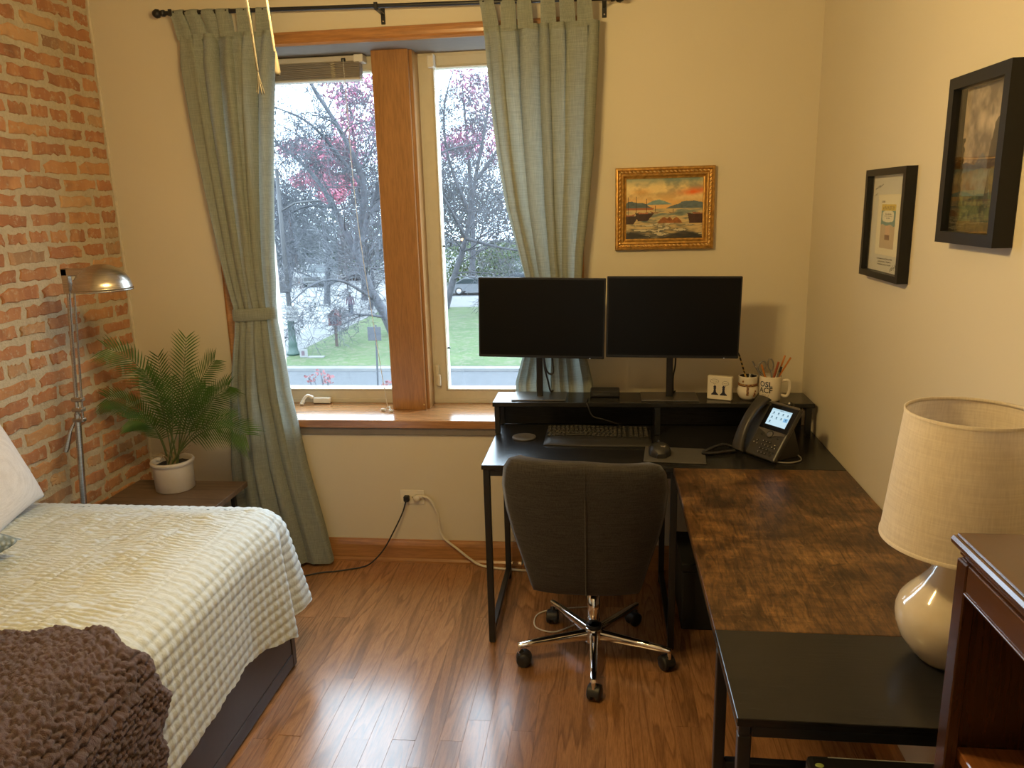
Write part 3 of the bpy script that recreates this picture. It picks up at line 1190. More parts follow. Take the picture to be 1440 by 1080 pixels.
def paint_fn(U, V):
    sky = lerp(C3((225, 180, 110)), C3((118, 140, 128)), np.clip((V - .62) / .36, 0, 1)[..., None])
    cl = vnoise(U, V, 4, 5, 2)
    n2 = vnoise(U, V, 14, 14, 5)
    cloud = np.clip((cl - .42) * 5 + (n2 - .5) * 1.6, 0, 1) * np.clip((V - .60) / .1, 0, 1) * np.clip((1.02 - V) / .16, 0, 1)
    img = sky + (C3((238, 214, 150)) - sky) * cloud[..., None] * .9
    og = np.exp(-(((U - .88) / .17) ** 2 + ((V - .765 - .10 * (U - .8)) / .055) ** 2)) * (0.6 + .8 * n2)
    img = img + (C3((232, 110, 40)) - img) * np.clip(og, 0, 1)[..., None]
    og = np.exp(-(((U - .2) / .12) ** 2 + ((V - .78) / .05) ** 2))
    img = img + (C3((225, 165, 80)) - img) * np.clip(og * .6, 0, 1)[..., None]
    # hills
    def hill(c, w, h, base, col, k):
        nonlocal img
        top = base + h * np.clip(1 - np.abs((U - c) / w) ** 1.5, 0, 1) * (.8 + .5 * vnoise(U, V * 0 + .3, 18, 2, k))
        mk = ((V < top) & (V > base))
        cc = col * (.7 + .7 * vnoise(U, V, 20, 30, k + 1))[..., None]
        img = np.where(mk[..., None], cc, img)
    hill(.42, .18, .075, .565, C3((120, 150, 150)), 3)
    hill(.10, .27, .125, .50, C3((82, 98, 104)), 13)
    hill(.84, .32, .12, .50, C3((92, 108, 116)), 23)
    # sea
    s = V < .50
    n3 = vnoise(U, V, 6, 26, 31)
    sea = lerp(C3((205, 180, 128)), C3((120, 135, 125)), np.clip((n3 - .45) * 4, 0, 1)[..., None])
    dark = np.clip((.30 - V) / .2 + (n3 - .5) * 3.2, 0, 1)
    sea = sea + (C3((58, 66, 66)) - sea) * (dark * .85)[..., None]
    foam = (n3 > .60) & (V < .26)
    sea = np.where(foam[..., None], C3((200, 190, 160)), sea)
    drk2 = np.clip((.09 + .05 * np.sin(U * 9 + 1) - V) / .04, 0, 1)
    sea = sea + (C3((30, 28, 26)) - sea) * drk2[..., None] * .9
    img = np.where(s[..., None], sea, img)
    land = (V < .515) & (V > .485) & (U < .36)
    img = np.where(land[..., None], C3((165, 100, 60)), img)

    def hull(xa, xb, zt, zb, col, bow=.04):
        nonlocal img
        t = np.clip((zt - V) / (zt - zb), 0, 1)
        sag = .02 * np.sin(np.clip((U - xa) / (xb - xa), 0, 1) * np.pi)
        mk = (U > xa + bow * t * .6) & (U < xb - bow * t * 1.6) & (V < zt - sag) & (V > zb)
        cc = col * (.6 + .8 * vnoise(U, V, 24, 12, 77))[..., None]
        img = np.where(mk[..., None], cc, img)
    hull(-.06, .18, .40, .25, C3((62, 40, 28)), .05)
    hull(.12, .38, .44, .30, C3((58, 36, 26)), .06)
    hull(.16, .30, .455, .42, C3((170, 105, 70)), .01)
    hull(-.02, .12, .42, .38, C3((160, 92, 60)), .01)
    hull(.32, .46, .46, .425, C3((125, 82, 50)), .03)
    hull(.56, .66, .45, .425, C3((120, 70, 40)), .02)
    hull(.80, 1.2, .42, .25, C3((70, 42, 28)), .05)
    hull(.86, 1.1, .44, .40, C3((150, 100, 70)), .03)
    for c, w, h in ((.50, .09, .10), (.57, .06, .10), (.66, .08, .095)):
        mk = (V > .26) & (V < .26 + h * np.clip(1 - np.abs((U - c) / w) ** 1.6, 0, 1))
        cc = C3((150, 92, 42)) * (.35 + 1.2 * vnoise(U, V, 22, 18, 9))[..., None]
        img = np.where(mk[..., None], cc, img)
    for mx, zb, zt in ((.03, .4, .70), (.135, .44, .71), (.27, .44, .67), (.385, .45, .55), (.615, .44, .49)):
        mk = (np.abs(U - mx) < .0045) & (V > zb) & (V < zt)
        img = np.where(mk[..., None], C3((60, 40, 25)), img)
    return img * (.92 + .16 * vnoise(U, V, 40, 40, 4))[..., None]


ax0, ax1, az0, az1 = px0 + .044, px1 - .044, pz0 + .044, pz1 - .044
picture('canvas', print_mat('oil paint', .4), paint, 0, 0, 150, 120, paint_fn, lambda u, v: Vector((lerp(ax0, ax1, u), D - .010, lerp(az0, az1, v))) - Vector(paint.location))

# ------------------------------------------------------------------ two black frames on the right wall
FRB = mat('black frame lacquer', (.010, .0095, .009), .4, var=.1, spec=.3)


def wall_frame(name, label, y0, y1, z0, z1, fw, depth, cat):
    """y0 = far side, y1 = near side"""
    t = thing(name, label, cat, (XR - .002, (y0 + y1) / 2, (z0 + z1) / 2))
    fn = lambda a, z, v: Vector((XR - .001 - v, y0 - a, z))
    mb = MB()
    prof_ = [(0, 0), (0, depth), (fw, depth), (fw, depth - .012), (fw, 0)]
    picture_frame(mb, 0, y0 - y1, z0, z1, prof_, fn)
    part(mb, 'frame', FRB, t)
    part(MB().box(XR - .006, XR - .001, y1 + .004, y0 - .004, z0 + .004, z1 - .004), 'backing', mat('card back', (.2, .15, .1), .9), t)
    pl_ = lambda u, v, d=.010: Vector((XR - d, lerp(y0 - fw + .001, y1 + fw - .001, u), lerp(z0 + fw - .001, z1 - fw + .001, v))) - Vector(t.location)
    gl = MB()
    gl.box(XR - depth + .008, XR - depth + .0095, y1 + fw, y0 - fw, z0 + fw, z1 - fw)
    part(gl, 'glazing', GLASS, t)
    return t, pl_


sf, spl = wall_frame('framed_cartoon', 'small black frame with a signed cartoon on white mount', 2.592, 2.262, 1.414, 1.733, .019, .03, 'picture')


def cartoon_fn(U, V):
    img = np.zeros(U.shape + (3,)) + C3((214, 208, 196))
    mt_ = (U > .17) & (U < .80) & (V > .175) & (V < .80)
    img[mt_] = C3((236, 222, 190))
    mt_ = (U > .18) & (U < .79) & (V > .185) & (V < .79)
    img[mt_] = C3((240, 228, 200))
    x0, x1, y0, y1 = .29, .69, .245, .70
    a = (U - x0) / (x1 - x0)
    b = (V - y0) / (y1 - y0)
    inn = (a > 0) & (a < 1) & (b > 0) & (b < 1)
    tan = C3((196, 170, 140)) * (.9 + .2 * vnoise(U, V, 20, 20, 8))[..., None]
    img = np.where(inn[..., None], tan, img)
    img[inn & (b > .53 + .02 * np.sin(a * 12))] = C3((92, 140, 142))
    yel = inn & (b > .86)
    img[yel] = C3((222, 190, 70))
    # header lettering: uneven dark strokes
    st_ = inn & (b > .885) & (b < .965) & (a > .08) & (a < .92) & ((np.sin(a * 62) + .6 * np.sin(a * 33 + b * 40)) > .35)
    img[st_] = C3((120, 90, 30))
    bub = (((a - .48) / .40) ** 2) ** 2 + (((b - .73) / .125) ** 2) ** 2 < 1
    img[inn & bub] = C3((238, 230, 208))
    for zz, w in ((.775, .24), (.735, .30), (.69, .12)):
        ln = inn & (np.abs(b - zz) < .012) & (np.abs(a - .48) < w) & (np.sin(a * 90) > -.35)
        img[ln] = C3((80, 70, 60))
    # plain column shape in place of the drawn figure
    col = inn & (np.abs(a - .5) < .16 - .05 * np.abs(b - .35)) & (b > .2) & (b < .52)
    img[col] = C3((214, 172, 140))
    img[inn & (np.abs(a - .5) < .17) & (b > .20) & (b < .31)] = C3((120, 70, 48))
    cap = (U > .27) & (U < .37) & (V > .715) & (V < .735) & (np.sin(U * 260) > -.2)
    img[cap] = C3((70, 60, 50))

    def scrib(cx, cy, w, h, k, slant=0.0, freq=90):
        t = (U - cx) / w
        wave = cy + slant * (U - cx) + h * (np.sin(t * freq * w * 2 + k) * .5 + .5 * np.sin(t * freq * w * 4.7 + k * 2)) * (.6 + .4 * np.sin(t * 7 + k))
        mk = (np.abs(t) < .5) & (np.abs(V - wave) < .0052)
        img[mk] = C3((45, 42, 45))
    scrib(.13, .875, .14, .016, 1, .25)
    scrib(.22, .89, .12, .012, 3, .25)
    scrib(.09, .80, .10, .02, 5, .3)
    for zz, k in ((.137, 1), (.108, 4), (.078, 7)):
        scrib(.47, zz, .38 if k > 1 else .44, .008, k, .02, 170)
    scrib(.77, .085, .24, .022, 2, .35, 80)
    scrib(.72, .05, .16, .02, 6, .35, 70)
    return img


picture('print', print_mat('paper print', .55), sf, 0, 0, 170, 170, cartoon_fn, spl)

lf, lpl = wall_frame('framed_photograph', 'large deep black frame with a mountain valley photograph', 2.01, 1.725, 1.544, 1.915, .026, .04, 'picture')


def valley_fn(U, V):
    n1 = vnoise(U, V, 5, 7, 3)
    n2 = vnoise(U, V, 24, 24, 5)
    sky = lerp(C3((120, 105, 96)), C3((205, 182, 160)), np.clip((n1 - .3) * 2.2 + (n2 - .5) * .6, 0, 1)[..., None])
    img = sky
    cl = U > .66 - .10 * np.clip((.80 - V) / .3, 0, 1) + .03 * (n2 - .5)
    cl &= V < .80 - .9 * np.clip(np.abs(U - .86) - .10, 0, 1) ** 1.2
    cl &= V > .42
    rock = C3((66, 54, 43)) * (.6 + .8 * vnoise(U, V, 12, 40, 6))[..., None]
    img = np.where(cl[..., None], rock, img)
    mt1 = (V < .46 + .085 * np.clip(1 - np.abs(U - .45) / .16, 0, 1) + .03 * np.clip(1 - np.abs(U - .12) / .2, 0, 1)) & (V > .3)
    img = np.where((mt1 & ~cl)[..., None], C3((98, 104, 116)) * (.7 + .6 * n2)[..., None], img)
    val = (V < .44 - .06 * np.abs(U - .45))
    vc = lerp(C3((120, 92, 66)), C3((122, 126, 120)), np.clip((n1 - .35) * 3, 0, 1)[..., None]) * (.6 + .8 * n2)[..., None]
    img = np.where(val[..., None], vc, img)
    rt = (V < .44 + .05 * (U - .6)) & (U > .62 + .1 * (n2 - .5))
    img = np.where((rt & (V > .12))[..., None], C3((96, 84, 44)) * (.5 + 1.0 * n2)[..., None], img)
    gr = V < .26 + .03 * (n1 - .5)
    gc = lerp(C3((52, 58, 34)), C3((104, 110, 62)), np.clip((n2 - .35) * 3, 0, 1)[..., None])
    img = np.where(gr[..., None], gc, img)
    mist = (np.abs(V - .275) < .022) & (U > .1) & (U < .66)
    img = np.where(mist[..., None], C3((112, 126, 112)) * (.8 + .4 * n2)[..., None], img)
    bt_ = V < .075
    img = np.where(bt_[..., None], C3((112, 92, 36)) * (.5 + n2)[..., None], img)
    tr = (U < .055 + .025 * np.sin(V * 90) * (n2)) & (V < .66)
    img = np.where(tr[..., None], C3((44, 40, 30)), img)
    sp_ = (np.abs(U - .60) < .05 * np.clip((.44 - V) / .22, 0, 1)) & (V > .2)
    img = np.where(sp_[..., None], C3((70, 66, 48)), img)
    return img


picture('print', print_mat('photo print', .35), lf, 0, 0, 120, 170, valley_fn, lpl)

# ------------------------------------------------------------------ daybed
BXF = -1.145     # front face (drawer side)
BYE = 2.452      # far end
BY0 = .46
BROWN = mat('dark brown laminate', (.045, .032, .027), .42, var=.08, bump=.08, bscale=300)
bed = thing('daybed', 'dark brown daybed with drawers under the quilt', 'bed', (-1.66, 1.45, 0))
part(MB().box(XL + .02, BXF, BYE - .03, BYE, .008, .47, .002), 'end_panel', BROWN, bed)
part(MB().box(XL + .02, BXF, BY0, BY0 + .03, .008, .47, .002), 'end_panel', BROWN, bed)
part(MB().box(BXF - .022, BXF - .001, BY0 + .03, BYE - .03, .012, .062, .002), 'plinth', BROWN, bed)
part(MB().box(BXF - .022, BXF - .001, BY0 + .03, BYE - .03, .305, .36, .002), 'side_rail', BROWN, bed)
part(MB().box(BXF - .022, BXF - .001, 1.43, 1.46, .062, .305, .002), 'divider', BROWN, bed)
part(MB().box(XL + .02, XL + .05, BY0 + .03, BYE - .03, .008, .47, .002), 'back_panel', BROWN, bed)
part(MB().box(XL + .055, BXF - .025, BY0 + .04, BYE - .04, .30, .33), 'slat_base', BROWN, bed)
for (ya, yb) in ((BY0 + .034, 1.427), (1.463, BYE - .034)):
    # drawer front with a cut-out grip in its top edge
    L = yb - ya
    yc = (ya + yb) / 2 - .0
    gp = .11
    poly = [(ya, .066), (yb, .066), (yb, .298), (yc + gp, .298), (yc + gp - .008, .262), (yc - gp + .008, .262), (yc - gp, .298), (ya, .298)]
    M_ = Matrix(((0, 0, 1, 0), (1, 0, 0, 0), (0, 1, 0, 0), (0, 0, 0, 1)))
    dr = part(MB().prism(poly, BXF - .021, BXF - .003, M_), 'drawer', BROWN, bed)
    part(MB().box(BXF - .30, BXF - .023, ya + .02, yb - .02, .07, .25), 'drawer_box', mat('drawer inside', (.01, .008, .007), .8), dr)
MATW = mat('mattress ticking', (.6, .56, .48), .9)
part(MB().box(XL + .055, BXF - .03, BY0 + .04, BYE - .04, .335, .585, .05), 'mattress', MATW, bed)

# ------------------------------------------------------------------ quilt
qt = NT('quilt cotton')
v = qt.coord('Object')
nn = qt.noise(v, 55, 4, .6)
wr = qt.noise(qt.coord('Object', (.35, 1.6, 1)), 70, 3, .6)
qt.base(qt.ramp(nn, [(.3, (.53, .58, .585)), (.7, (.615, .67, .68))]))
qt.set(Roughness=.75)
qt.b.inputs['Sheen Weight'].default_value = .1
qt.bump(wr, .5, .004)
QUILT = qt.m
TOPZ = .648
RAD = .105


def quilt_disp(p, q, side):
    """stitched puffs: p along, q across; crinkled"""
    c = .034
    if side:
        a = abs(math.sin(math.pi * p / c)) ** .6
        b = abs(math.sin(math.pi * q / c)) ** .6
        return .0062 * a * b
    a = abs(math.sin(math.pi * p / (c * .62) + .9 * math.sin(q * 31) + .5 * math.sin(q * 77 + p * 20))) ** .8
    b = abs(math.sin(math.pi * q / c)) ** .4
    return .0052 * a * (.55 + .45 * b)


def fold_out(s):
    """outward offset of the hanging cloth at hem level; s runs along the side (y) then round the corner"""
    xs = [0, .9, 1.3, 1.6, 1.9, 2.12, 2.22, 2.31, 2.345, 2.362, 2.39, 2.43, 2.47, 2.51, 2.57, 2.7, 3.2, 3.8]
    ys = [0, .004, -.004, .006, -.006, -.020, .0, .028, .034, -.012, -.025, .04, .10, .10, .04, .01, .0, 0]
    return interp(xs, ys, s)


def hem_z(s):
    xs = [0, 1.2, 1.63, 1.9, 2.07, 2.25, 2.34, 2.36, 2.40, 2.5, 2.6, 2.8, 3.8]
    ys = [.25, .24, .232, .25, .255, .215, .185, .20, .225, .225, .20, .21, .21]
    return interp(xs, ys, s)


PX, PY = -1.128, 2.485      # outer planes of the hanging cloth
CORN = .12                  # plan radius of the corner
s_corner = PY - CORN - 0.0
arc = CORN * math.pi / 2


def plan(s):
    """point and outward normal on the outer perimeter"""
    if s <= s_corner:
        return (PX, s), (1, 0)
    if s <= s_corner + arc:
        a = (s - s_corner) / CORN
        return (PX - CORN + CORN * math.cos(a), PY - CORN + CORN * math.sin(a)), (math.cos(a), math.sin(a))
    return (PX - CORN - (s - s_corner - arc), PY), (0, 1)


quilt = thing('quilt', 'pale sage quilted coverlet draped over the daybed', 'quilt', (-1.66, 1.45, .6))
ds = .0068
# hanging skirt incl. rounded edge
S_END = s_corner + arc + (PX - CORN - (XL + .03))
ns = int((S_END - .35) / ds)
INS = .115
nt_ = int((INS + .16 + .40) / ds)
Pg = np.zeros((ns + 1, nt_ + 1, 3))
Qp = np.zeros((ns + 1, nt_ + 1))
for i in range(ns + 1):
    s = .35 + (S_END - .35) * i / ns
    (cx, cy), (nx, ny) = plan(s)
    hz = hem_z(s) + .004 * math.sin(s * 47)
    fo_ = fold_out(s)
    # arc lengths: flat inset part, quarter ellipse, drop
    l1 = INS - RAD
    l2 = RAD * math.pi / 2
    z_edge = TOPZ - RAD
    l3 = z_edge - hz
    tot = l1 + l2 + l3
    for j in range(nt_ + 1):
        d = tot * j / nt_
        if d < l1:
            h, z = -INS + d, TOPZ - .006 * (d / l1) ** 2
        elif d < l1 + l2:
            a = (d - l1) / RAD
            h, z = -RAD + RAD * math.sin(a), TOPZ - .006 - (RAD - .006) * (1 - math.cos(a))
        else:
            h, z = 0, z_edge - (d - l1 - l2)
        tau = max(0, min(1, (TOPZ - z) / (TOPZ - .2)))
        h += fo_ * tau ** .9 + .012 * tau
        Pg[i, j] = (cx + nx * h, cy + ny * h, z)
        Qp[i, j] = quilt_disp(s, d - l1, True) * min(1, max(0, (d - l1 * .4) / .08)) + quilt_disp(cy if s < s_corner else cx, d, False) * (1 - min(1, max(0, (d - l1 * .4) / .08)))


def displace(P, h):
    du = np.gradient(P, axis=0)
    dv = np.gradient(P, axis=1)
    n = np.cross(du, dv)
    n /= np.linalg.norm(n, axis=2, keepdims=True) + 1e-12
    return P + n * h[..., None]


def orient(P):
    du = P[1, 1] - P[0, 1]
    dv = P[1, 1] - P[1, 0]
    return np.cross(du, dv)


sgn = 1 if orient(Pg)[2] > 0 else -1
n_mid = orient(Pg)
Pg = displace(Pg, Qp * sgn)
part(MB().grid([[tuple(p) for p in r_] for r_ in Pg]), 'skirt', QUILT, quilt)
# top
x_in, y_in = PX - INS, PY - INS
nx_, ny_ = int((x_in - (XL + .02)) / .009), int((y_in - .35) / .0034)
GX, GY = np.meshgrid(np.linspace(XL + .02, x_in, nx_ + 1), np.linspace(.35, y_in, ny_ + 1))
T = np.zeros(GX.shape + (3,))
T[..., 0], T[..., 1] = GX, GY
un, vn = (GX - XL) / 1.2, GY / 2.6
sm_ = vnoise(un, vn, 5, 9, 21, 3) - .5
fade = np.clip(np.minimum((x_in - GX), (y_in - GY)) / .15, 0, 1)
T[..., 2] = TOPZ + .010 * fade * (np.clip((GX - XL) / .3, 0, 1)) + .02 * sm_ * fade
# crinkles run across the bed between the lengthwise stitch lines
w1_ = 1.5 * (vnoise(un, vn, 30, 60, 44, 3) - .5)
w2_ = vnoise(un, vn, 9, 14, 45, 3) - .5
amp_ = .35 + 1.1 * vnoise(un, vn, 16, 40, 46, 2)
phase = GY / .0175 + 1.5 * w1_ + 2.2 * w2_
ridge = np.abs(np.sin(np.pi * phase)) ** .6
stitch = np.abs(np.sin(np.pi * (GX - x_in) / .034)) ** .5
T[..., 2] += .0115 * amp_ * ridge * (.45 + .55 * stitch) * np.clip(.35 + fade, 0, 1)
part(MB().grid([[tuple(p) for p in r_] for r_ in T]), 'top', QUILT, quilt)


def bed_surface(a, s, lift=.012):
    """point on the quilt: a = distance from the brick wall measured over the edge, s = y"""
    flat = (PX - RAD) - (XL + .02)
    if a < flat:
        return Vector((XL + .02 + a, s, TOPZ + .008 + lift)), Vector((0, 0, 1))
    q = (a - flat) / RAD
    if q < math.pi / 2:
        return (Vector((PX - RAD + (RAD + lift) * math.sin(q), s, TOPZ - RAD + .004 + (RAD + lift) * math.cos(q))), Vector((math.sin(q), 0, math.cos(q))))
    d = a - flat - RAD * math.pi / 2
    return Vector((PX + lift + .012 + .02 * min(1, d / .3), s, TOPZ - RAD - d)), Vector((1, 0, 0))


# ------------------------------------------------------------------ crocheted throw
CRO = NT('crochet yarn')
v = CRO.coord('Object')
f1 = CRO.noise(v, 9, 3)
f2 = CRO.noise(v, 420, 3, .7)
CRO.base(CRO.mix(.35, CRO.ramp(f1, [(.3, (.062, .027, .034)), (.5, (.095, .043, .053)), (.7, (.125, .070, .078))]), CRO.ramp(f2, [(.35, (.045, .022, .024)), (.65, (.18, .105, .10))])))
CRO.set(Roughness=.9)
CRO.b.inputs['Sheen Weight'].default_value = .25
CRO.bump(f2, 1.0, .005)
CROM = CRO.m
throw = thing('crochet_throw', 'burgundy crocheted throw with scalloped edge at the foot of the quilt', 'blanket', (-1.4, 1.2, .66))
flat = (PX - RAD) - (XL + .02)


def far_edge(a):
    """y of the scalloped far edge at cross position a"""
    base = interp([0, .35, .62, .80, .93, 1.02, 1.10, 1.17, 1.24, 1.4, 1.6], [1.28, 1.40, 1.50, 1.56, 1.575, 1.56, 1.585, 1.60, 1.555, 1.52, 1.44], a)
    return base + .011 * math.sin(a * 2 * math.pi / .115)


AMAX = flat + RAD * math.pi / 2 + .37
na, nb_ = 400, 290
A_ = np.linspace(.05, AMAX, na + 1)
pa, py_ = .0135, .0150
Bp = np.zeros((na + 1, nb_ + 1, 3))
Bn = np.zeros((na + 1, nb_ + 1, 3))
Y_ = np.zeros((na + 1, nb_ + 1))
for i, a in enumerate(A_):
    ye = far_edge(a)
    for j in range(nb_ + 1):
        y = lerp(ye, .62, j / nb_)
        p, n = bed_surface(a, y, .013)
        Bp[i, j], Bn[i, j], Y_[i, j] = p, n, y
AA = np.repeat(A_[:, None], nb_ + 1, 1)
rg = np.random.RandomState(4)
jx, jy, jr = rg.uniform(-.28, .28, (200, 200)), rg.uniform(-.25, .25, (200, 200)), rg.uniform(.82, 1.2, (200, 200))
row_ = np.floor(AA / pa).astype(int)
best = np.zeros_like(AA)
for dr0 in (-1, 0, 1):
    rr = row_ + dr0
    sh = np.where(rr % 2 == 0, 0, .5)
    cl0 = np.floor(Y_ / py_ - sh).astype(int)
    for dc in (-1, 0, 1):
        cc0 = cl0 + dc
        ca = (rr + .5 + jx[rr % 200, cc0 % 200]) * pa
        cy0 = (cc0 + .5 + sh + jy[rr % 200, cc0 % 200]) * py_
        k = jr[rr % 200, cc0 % 200]
        d2 = ((AA - ca) / (.0074 * k)) ** 2 + ((Y_ - cy0) / (.0104 * k)) ** 2
        best = np.maximum(best, np.sqrt(np.clip(1 - d2, 0, 1)) * k)
strand = vnoise((AA - .05) / 1.6, (Y_ - .4) / 1.4, 260, 230, 7, 2) - .5
hgt = .0125 * best ** .8 + .006 * strand
edge = np.clip(np.arange(nb_ + 1) / 4.0, 0, 1)[None, :]
Tp = Bp + Bn * (hgt * (.35 + .65 * edge))[..., None]
th_o = part(MB().grid([[tuple(p) for p in r_] for r_ in Tp]), 'crochet_fabric', CROM, throw)


# ------------------------------------------------------------------ pillows
def pillow_mesh(W, H, T_, n=36, pinch=.12, power=2.4):
    P1, P2 = [], []
    for sg, P in ((1, P1), (-1, P2)):
        for i in range(n + 1):
            row = []
            for j in range(n + 1):
                u, v_ = -1 + 2 * i / n, -1 + 2 * j / n
                e = max(0, (1 - abs(u) ** power)) * max(0, (1 - abs(v_) ** power))
                k = 1 - pinch * (1 - abs(v_) ** 2) * abs(u) ** 3
                k2 = 1 - pinch * (1 - abs(u) ** 2) * abs(v_) ** 3
                row.append((W / 2 * u * k, H / 2 * v_ * k2, sg * T_ / 2 * e ** .45))
            P.append(row)
    mb = MB().grid(P1)
    mb.grid([r_[::-1] for r_ in P2])
    return mb


PLUSH = fabric('white plush', (.60, .56, .54), (.72, .68, .66), .95, 500, 0, .9)
wp = pillow_mesh(.38, .36, .15).build('white_pillow', PLUSH)
tag(wp, 'white plush pillow leaning against the brick wall', 'pillow')
wp.rotation_euler = Euler((R(90), R(-4), R(90)), 'XYZ')
wp.matrix_world = Matrix.Translation((-2.03, 2.155, .815)) @ Matrix.Rotation(R(-14), 4, 'Y') @ Matrix.Rotation(R(12), 4, 'X') @ Matrix(((0, 0, 1, 0), (1, 0, 0, 0), (0, 1, 0, 0), (0, 0, 0, 1)))
weld(wp)
KNIT = NT('grey knit')
v = KNIT.coord('Object')
wv = KNIT.n('ShaderNodeTexVoronoi')
wv.inputs['Scale'].default_value = 75
KNIT.l(v, wv.inputs['Vector'])
KNIT.base(KNIT.ramp(wv.outputs['Distance'], [(.1, (.42, .46, .44)), (.6, (.18, .215, .21))]))
KNIT.set(Roughness=.95)
iv = KNIT.n('ShaderNodeMath', operation='SUBTRACT')
iv.inputs[0].default_value = 1
KNIT.l(wv.outputs['Distance'], iv.inputs[1])
KNIT.bump(iv.outputs[0], .8, .006)
kc = pillow_mesh(.38, .46, .14).build('knit_cushion', KNIT.m)
tag(kc, 'grey-green knitted cushion lying on the quilt', 'cushion')
kc.matrix_world = Matrix.Translation((-1.945, 1.735, .742)) @ Matrix.Rotation(R(4), 4, 'Y') @ Matrix.Rotation(R(-8), 4, 'Z')
weld(kc)
cc_ = pillow_mesh(.36, .16, .11).build('cream_cushion', fabric('cream cotton', (.58, .53, .40), (.68, .63, .49), .9, 300, 0, .5))
tag(cc_, 'cream cotton cushion lying between the knitted cushion and the throw', 'cushion')
cc_.matrix_world = Matrix.Translation((-1.875, 1.36, .738)) @ Matrix.Rotation(R(5), 4, 'Y') @ Matrix.Rotation(R(-20), 4, 'Z')
weld(cc_)

# ------------------------------------------------------------------ floor lamp (brushed nickel, switched off)
NICK = NT('brushed nickel')
v = NICK.coord('Object', (1, 1, 40))
NICK.base(NICK.ramp(NICK.noise(v, 8, 3), [(.3, (.42, .37, .31)), (.7, (.58, .53, .46))]))
NICK.set(Metallic=1.0, Roughness=.27)
NICK.b.inputs['Anisotropic'].default_value = .6
NICKM = NICK.m
flp = thing('floor_lamp', 'brushed nickel pharmacy floor lamp with a dome shade by the brick wall', 'floor lamp', (-2.083, 2.60, 0))
LY = 2.60
pb, pt_ = Vector((-2.075, LY, .0)), Vector((-1.947, LY, 1.388))


def on_pole(z):
    return pb.lerp(pt_, z / pt_.z)


part(MB().lathe([(0, .03), (.02, .03), (.03, .022), (.105, .014), (.11, .006), (.11, 0), (0, 0)], 36, (pb.x, LY, 0)), 'base', NICKM, flp)
part(MB().tube([on_pole(.02), on_pole(.93)], .0115, 14), 'lower_pole', NICKM, flp)
part(MB().tube([on_pole(.93), on_pole(1.40)], .007, 12), 'upper_pole', NICKM, flp)
off = Vector((.022, 0, .0))
part(MB().tube([on_pole(.90) + off, on_pole(1.395) + off], .0042, 10), 'guide_rod', NICKM, flp)
for zz in (.905, .945, .985):
    p = on_pole(zz)
    part(MB().box(p.x - .016, p.x + .03, LY - .013, LY + .013, zz - .008, zz + .008, .004), 'clamp', NICKM, flp)

pc = on_pole(.905)
lv = MB().tube([(pc.x - .012, LY, .90), (pc.x - .03, LY - .01, .865), (pc.x - .05, LY - .02, .80), (pc.x - .055, LY - .022, .785)], [.005, .007, .012, .010], 10)
part(lv, 'lever', NICKM, flp)
sc_ = at_y(145, 407, LY)
arm = MB().box(pt_.x - .012, pt_.x + .014, LY - .012, LY + .012, 1.385, 1.475, .003)
arm.box(pt_.x - .012, sc_.x - .05, LY - .012, LY + .012, 1.448, 1.475, .003)
part(arm, 'arm', NICKM, flp)
SHR = .099
dome = []
for i in range(17):
    a = math.pi / 2 * i / 16
    dome.append((SHR * math.cos(a), SHR * .92 * math.sin(a)))
dome_in = [(r_ * .965, z_ * .965) for r_, z_ in dome][::-1]
lip = [(SHR * .965, -.004), (SHR * 1.03, -.004), (SHR * 1.03, .004)]
dm = part(MB().lathe(dome_in + lip + dome, 48, (sc_.x, LY, sc_.z)), 'shade', NICKM, flp)
part(MB().lathe([(0, .075), (.014, .072), (.014, .045), (.02, .02), (.018, .004), (0, -.006)], 16, (sc_.x, LY, sc_.z + .01)), 'bulb', mat('frosted bulb', (.8, .78, .72), .4), dm)

# ------------------------------------------------------------------ bedside table
NSW = wood('grey walnut', (.24, .165, .11), (.13, .085, .055), 'X', 1.2, .5, 0, .5, False)
ns_ = thing('side_table', 'grey-brown wood side table on black metal legs in the corner', 'table', (-1.89, 2.95, 0))
nx0, nx1, ny0, ny1, nz = -2.16, -1.632, 2.74, 3.168, .452
part(MB().box(nx0, nx1, ny0, ny1, nz - .024, nz, .002), 'table_top', NSW, ns_)
for (ax, ay) in ((nx0 + .03, ny0 + .03), (nx1 - .05, ny0 + .03), (nx0 + .03, ny1 - .05), (nx1 - .05, ny1 - .05)):
    part(MB().box(ax - .01, ax + .01, ay - .01, ay + .01, 0, nz - .025, .002), 'leg', BLACKM, ns_)
part(MB().box(nx0 + .04, nx1 - .06, ny0 + .02, ny0 + .04, nz - .05, nz - .026, .002), 'rail', BLACKM, ns_)
part(MB().box(nx0 + .04, nx1 - .06, ny1 - .06, ny1 - .04, nz - .05, nz - .026, .002), 'rail', BLACKM, ns_)

# ------------------------------------------------------------------ potted palm
pot_c = Vector((-1.925, 3.07, nz))
CER = mat('matte white ceramic', (.62, .56, .49), .45, var=.03)
pm = thing('potted_palm', 'green palm in a white ceramic pot on the side table', 'plant', pot_c)
part(MB().lathe([(0, 0), (.078, 0), (.083, .004), (.085, .11), (.086, .118), (.092, .122), (.093, .132), (.090, .137), (.082, .137), (.080, .12), (.079, .10), (0, .10)], 48, pot_c), 'pot', CER, pm)
so2 = MB()
P = []
for i in range(7):
    row = []
    for j in range(24):
        a = 2 * math.pi * j / 24
        r_ = .0795 * i / 6
        row.append((pot_c.x + r_ * math.cos(a), pot_c.y + r_ * math.sin(a), pot_c.z + .108 + .008 * rnd.random()))
    P.append(row)
so2.grid(P, True, True)
part(so2, 'soil', mat('potting soil', (.02, .014, .010), .95, bump=.9, bscale=120, bdist=.01), pm)
LEAF = NT('palm leaf')
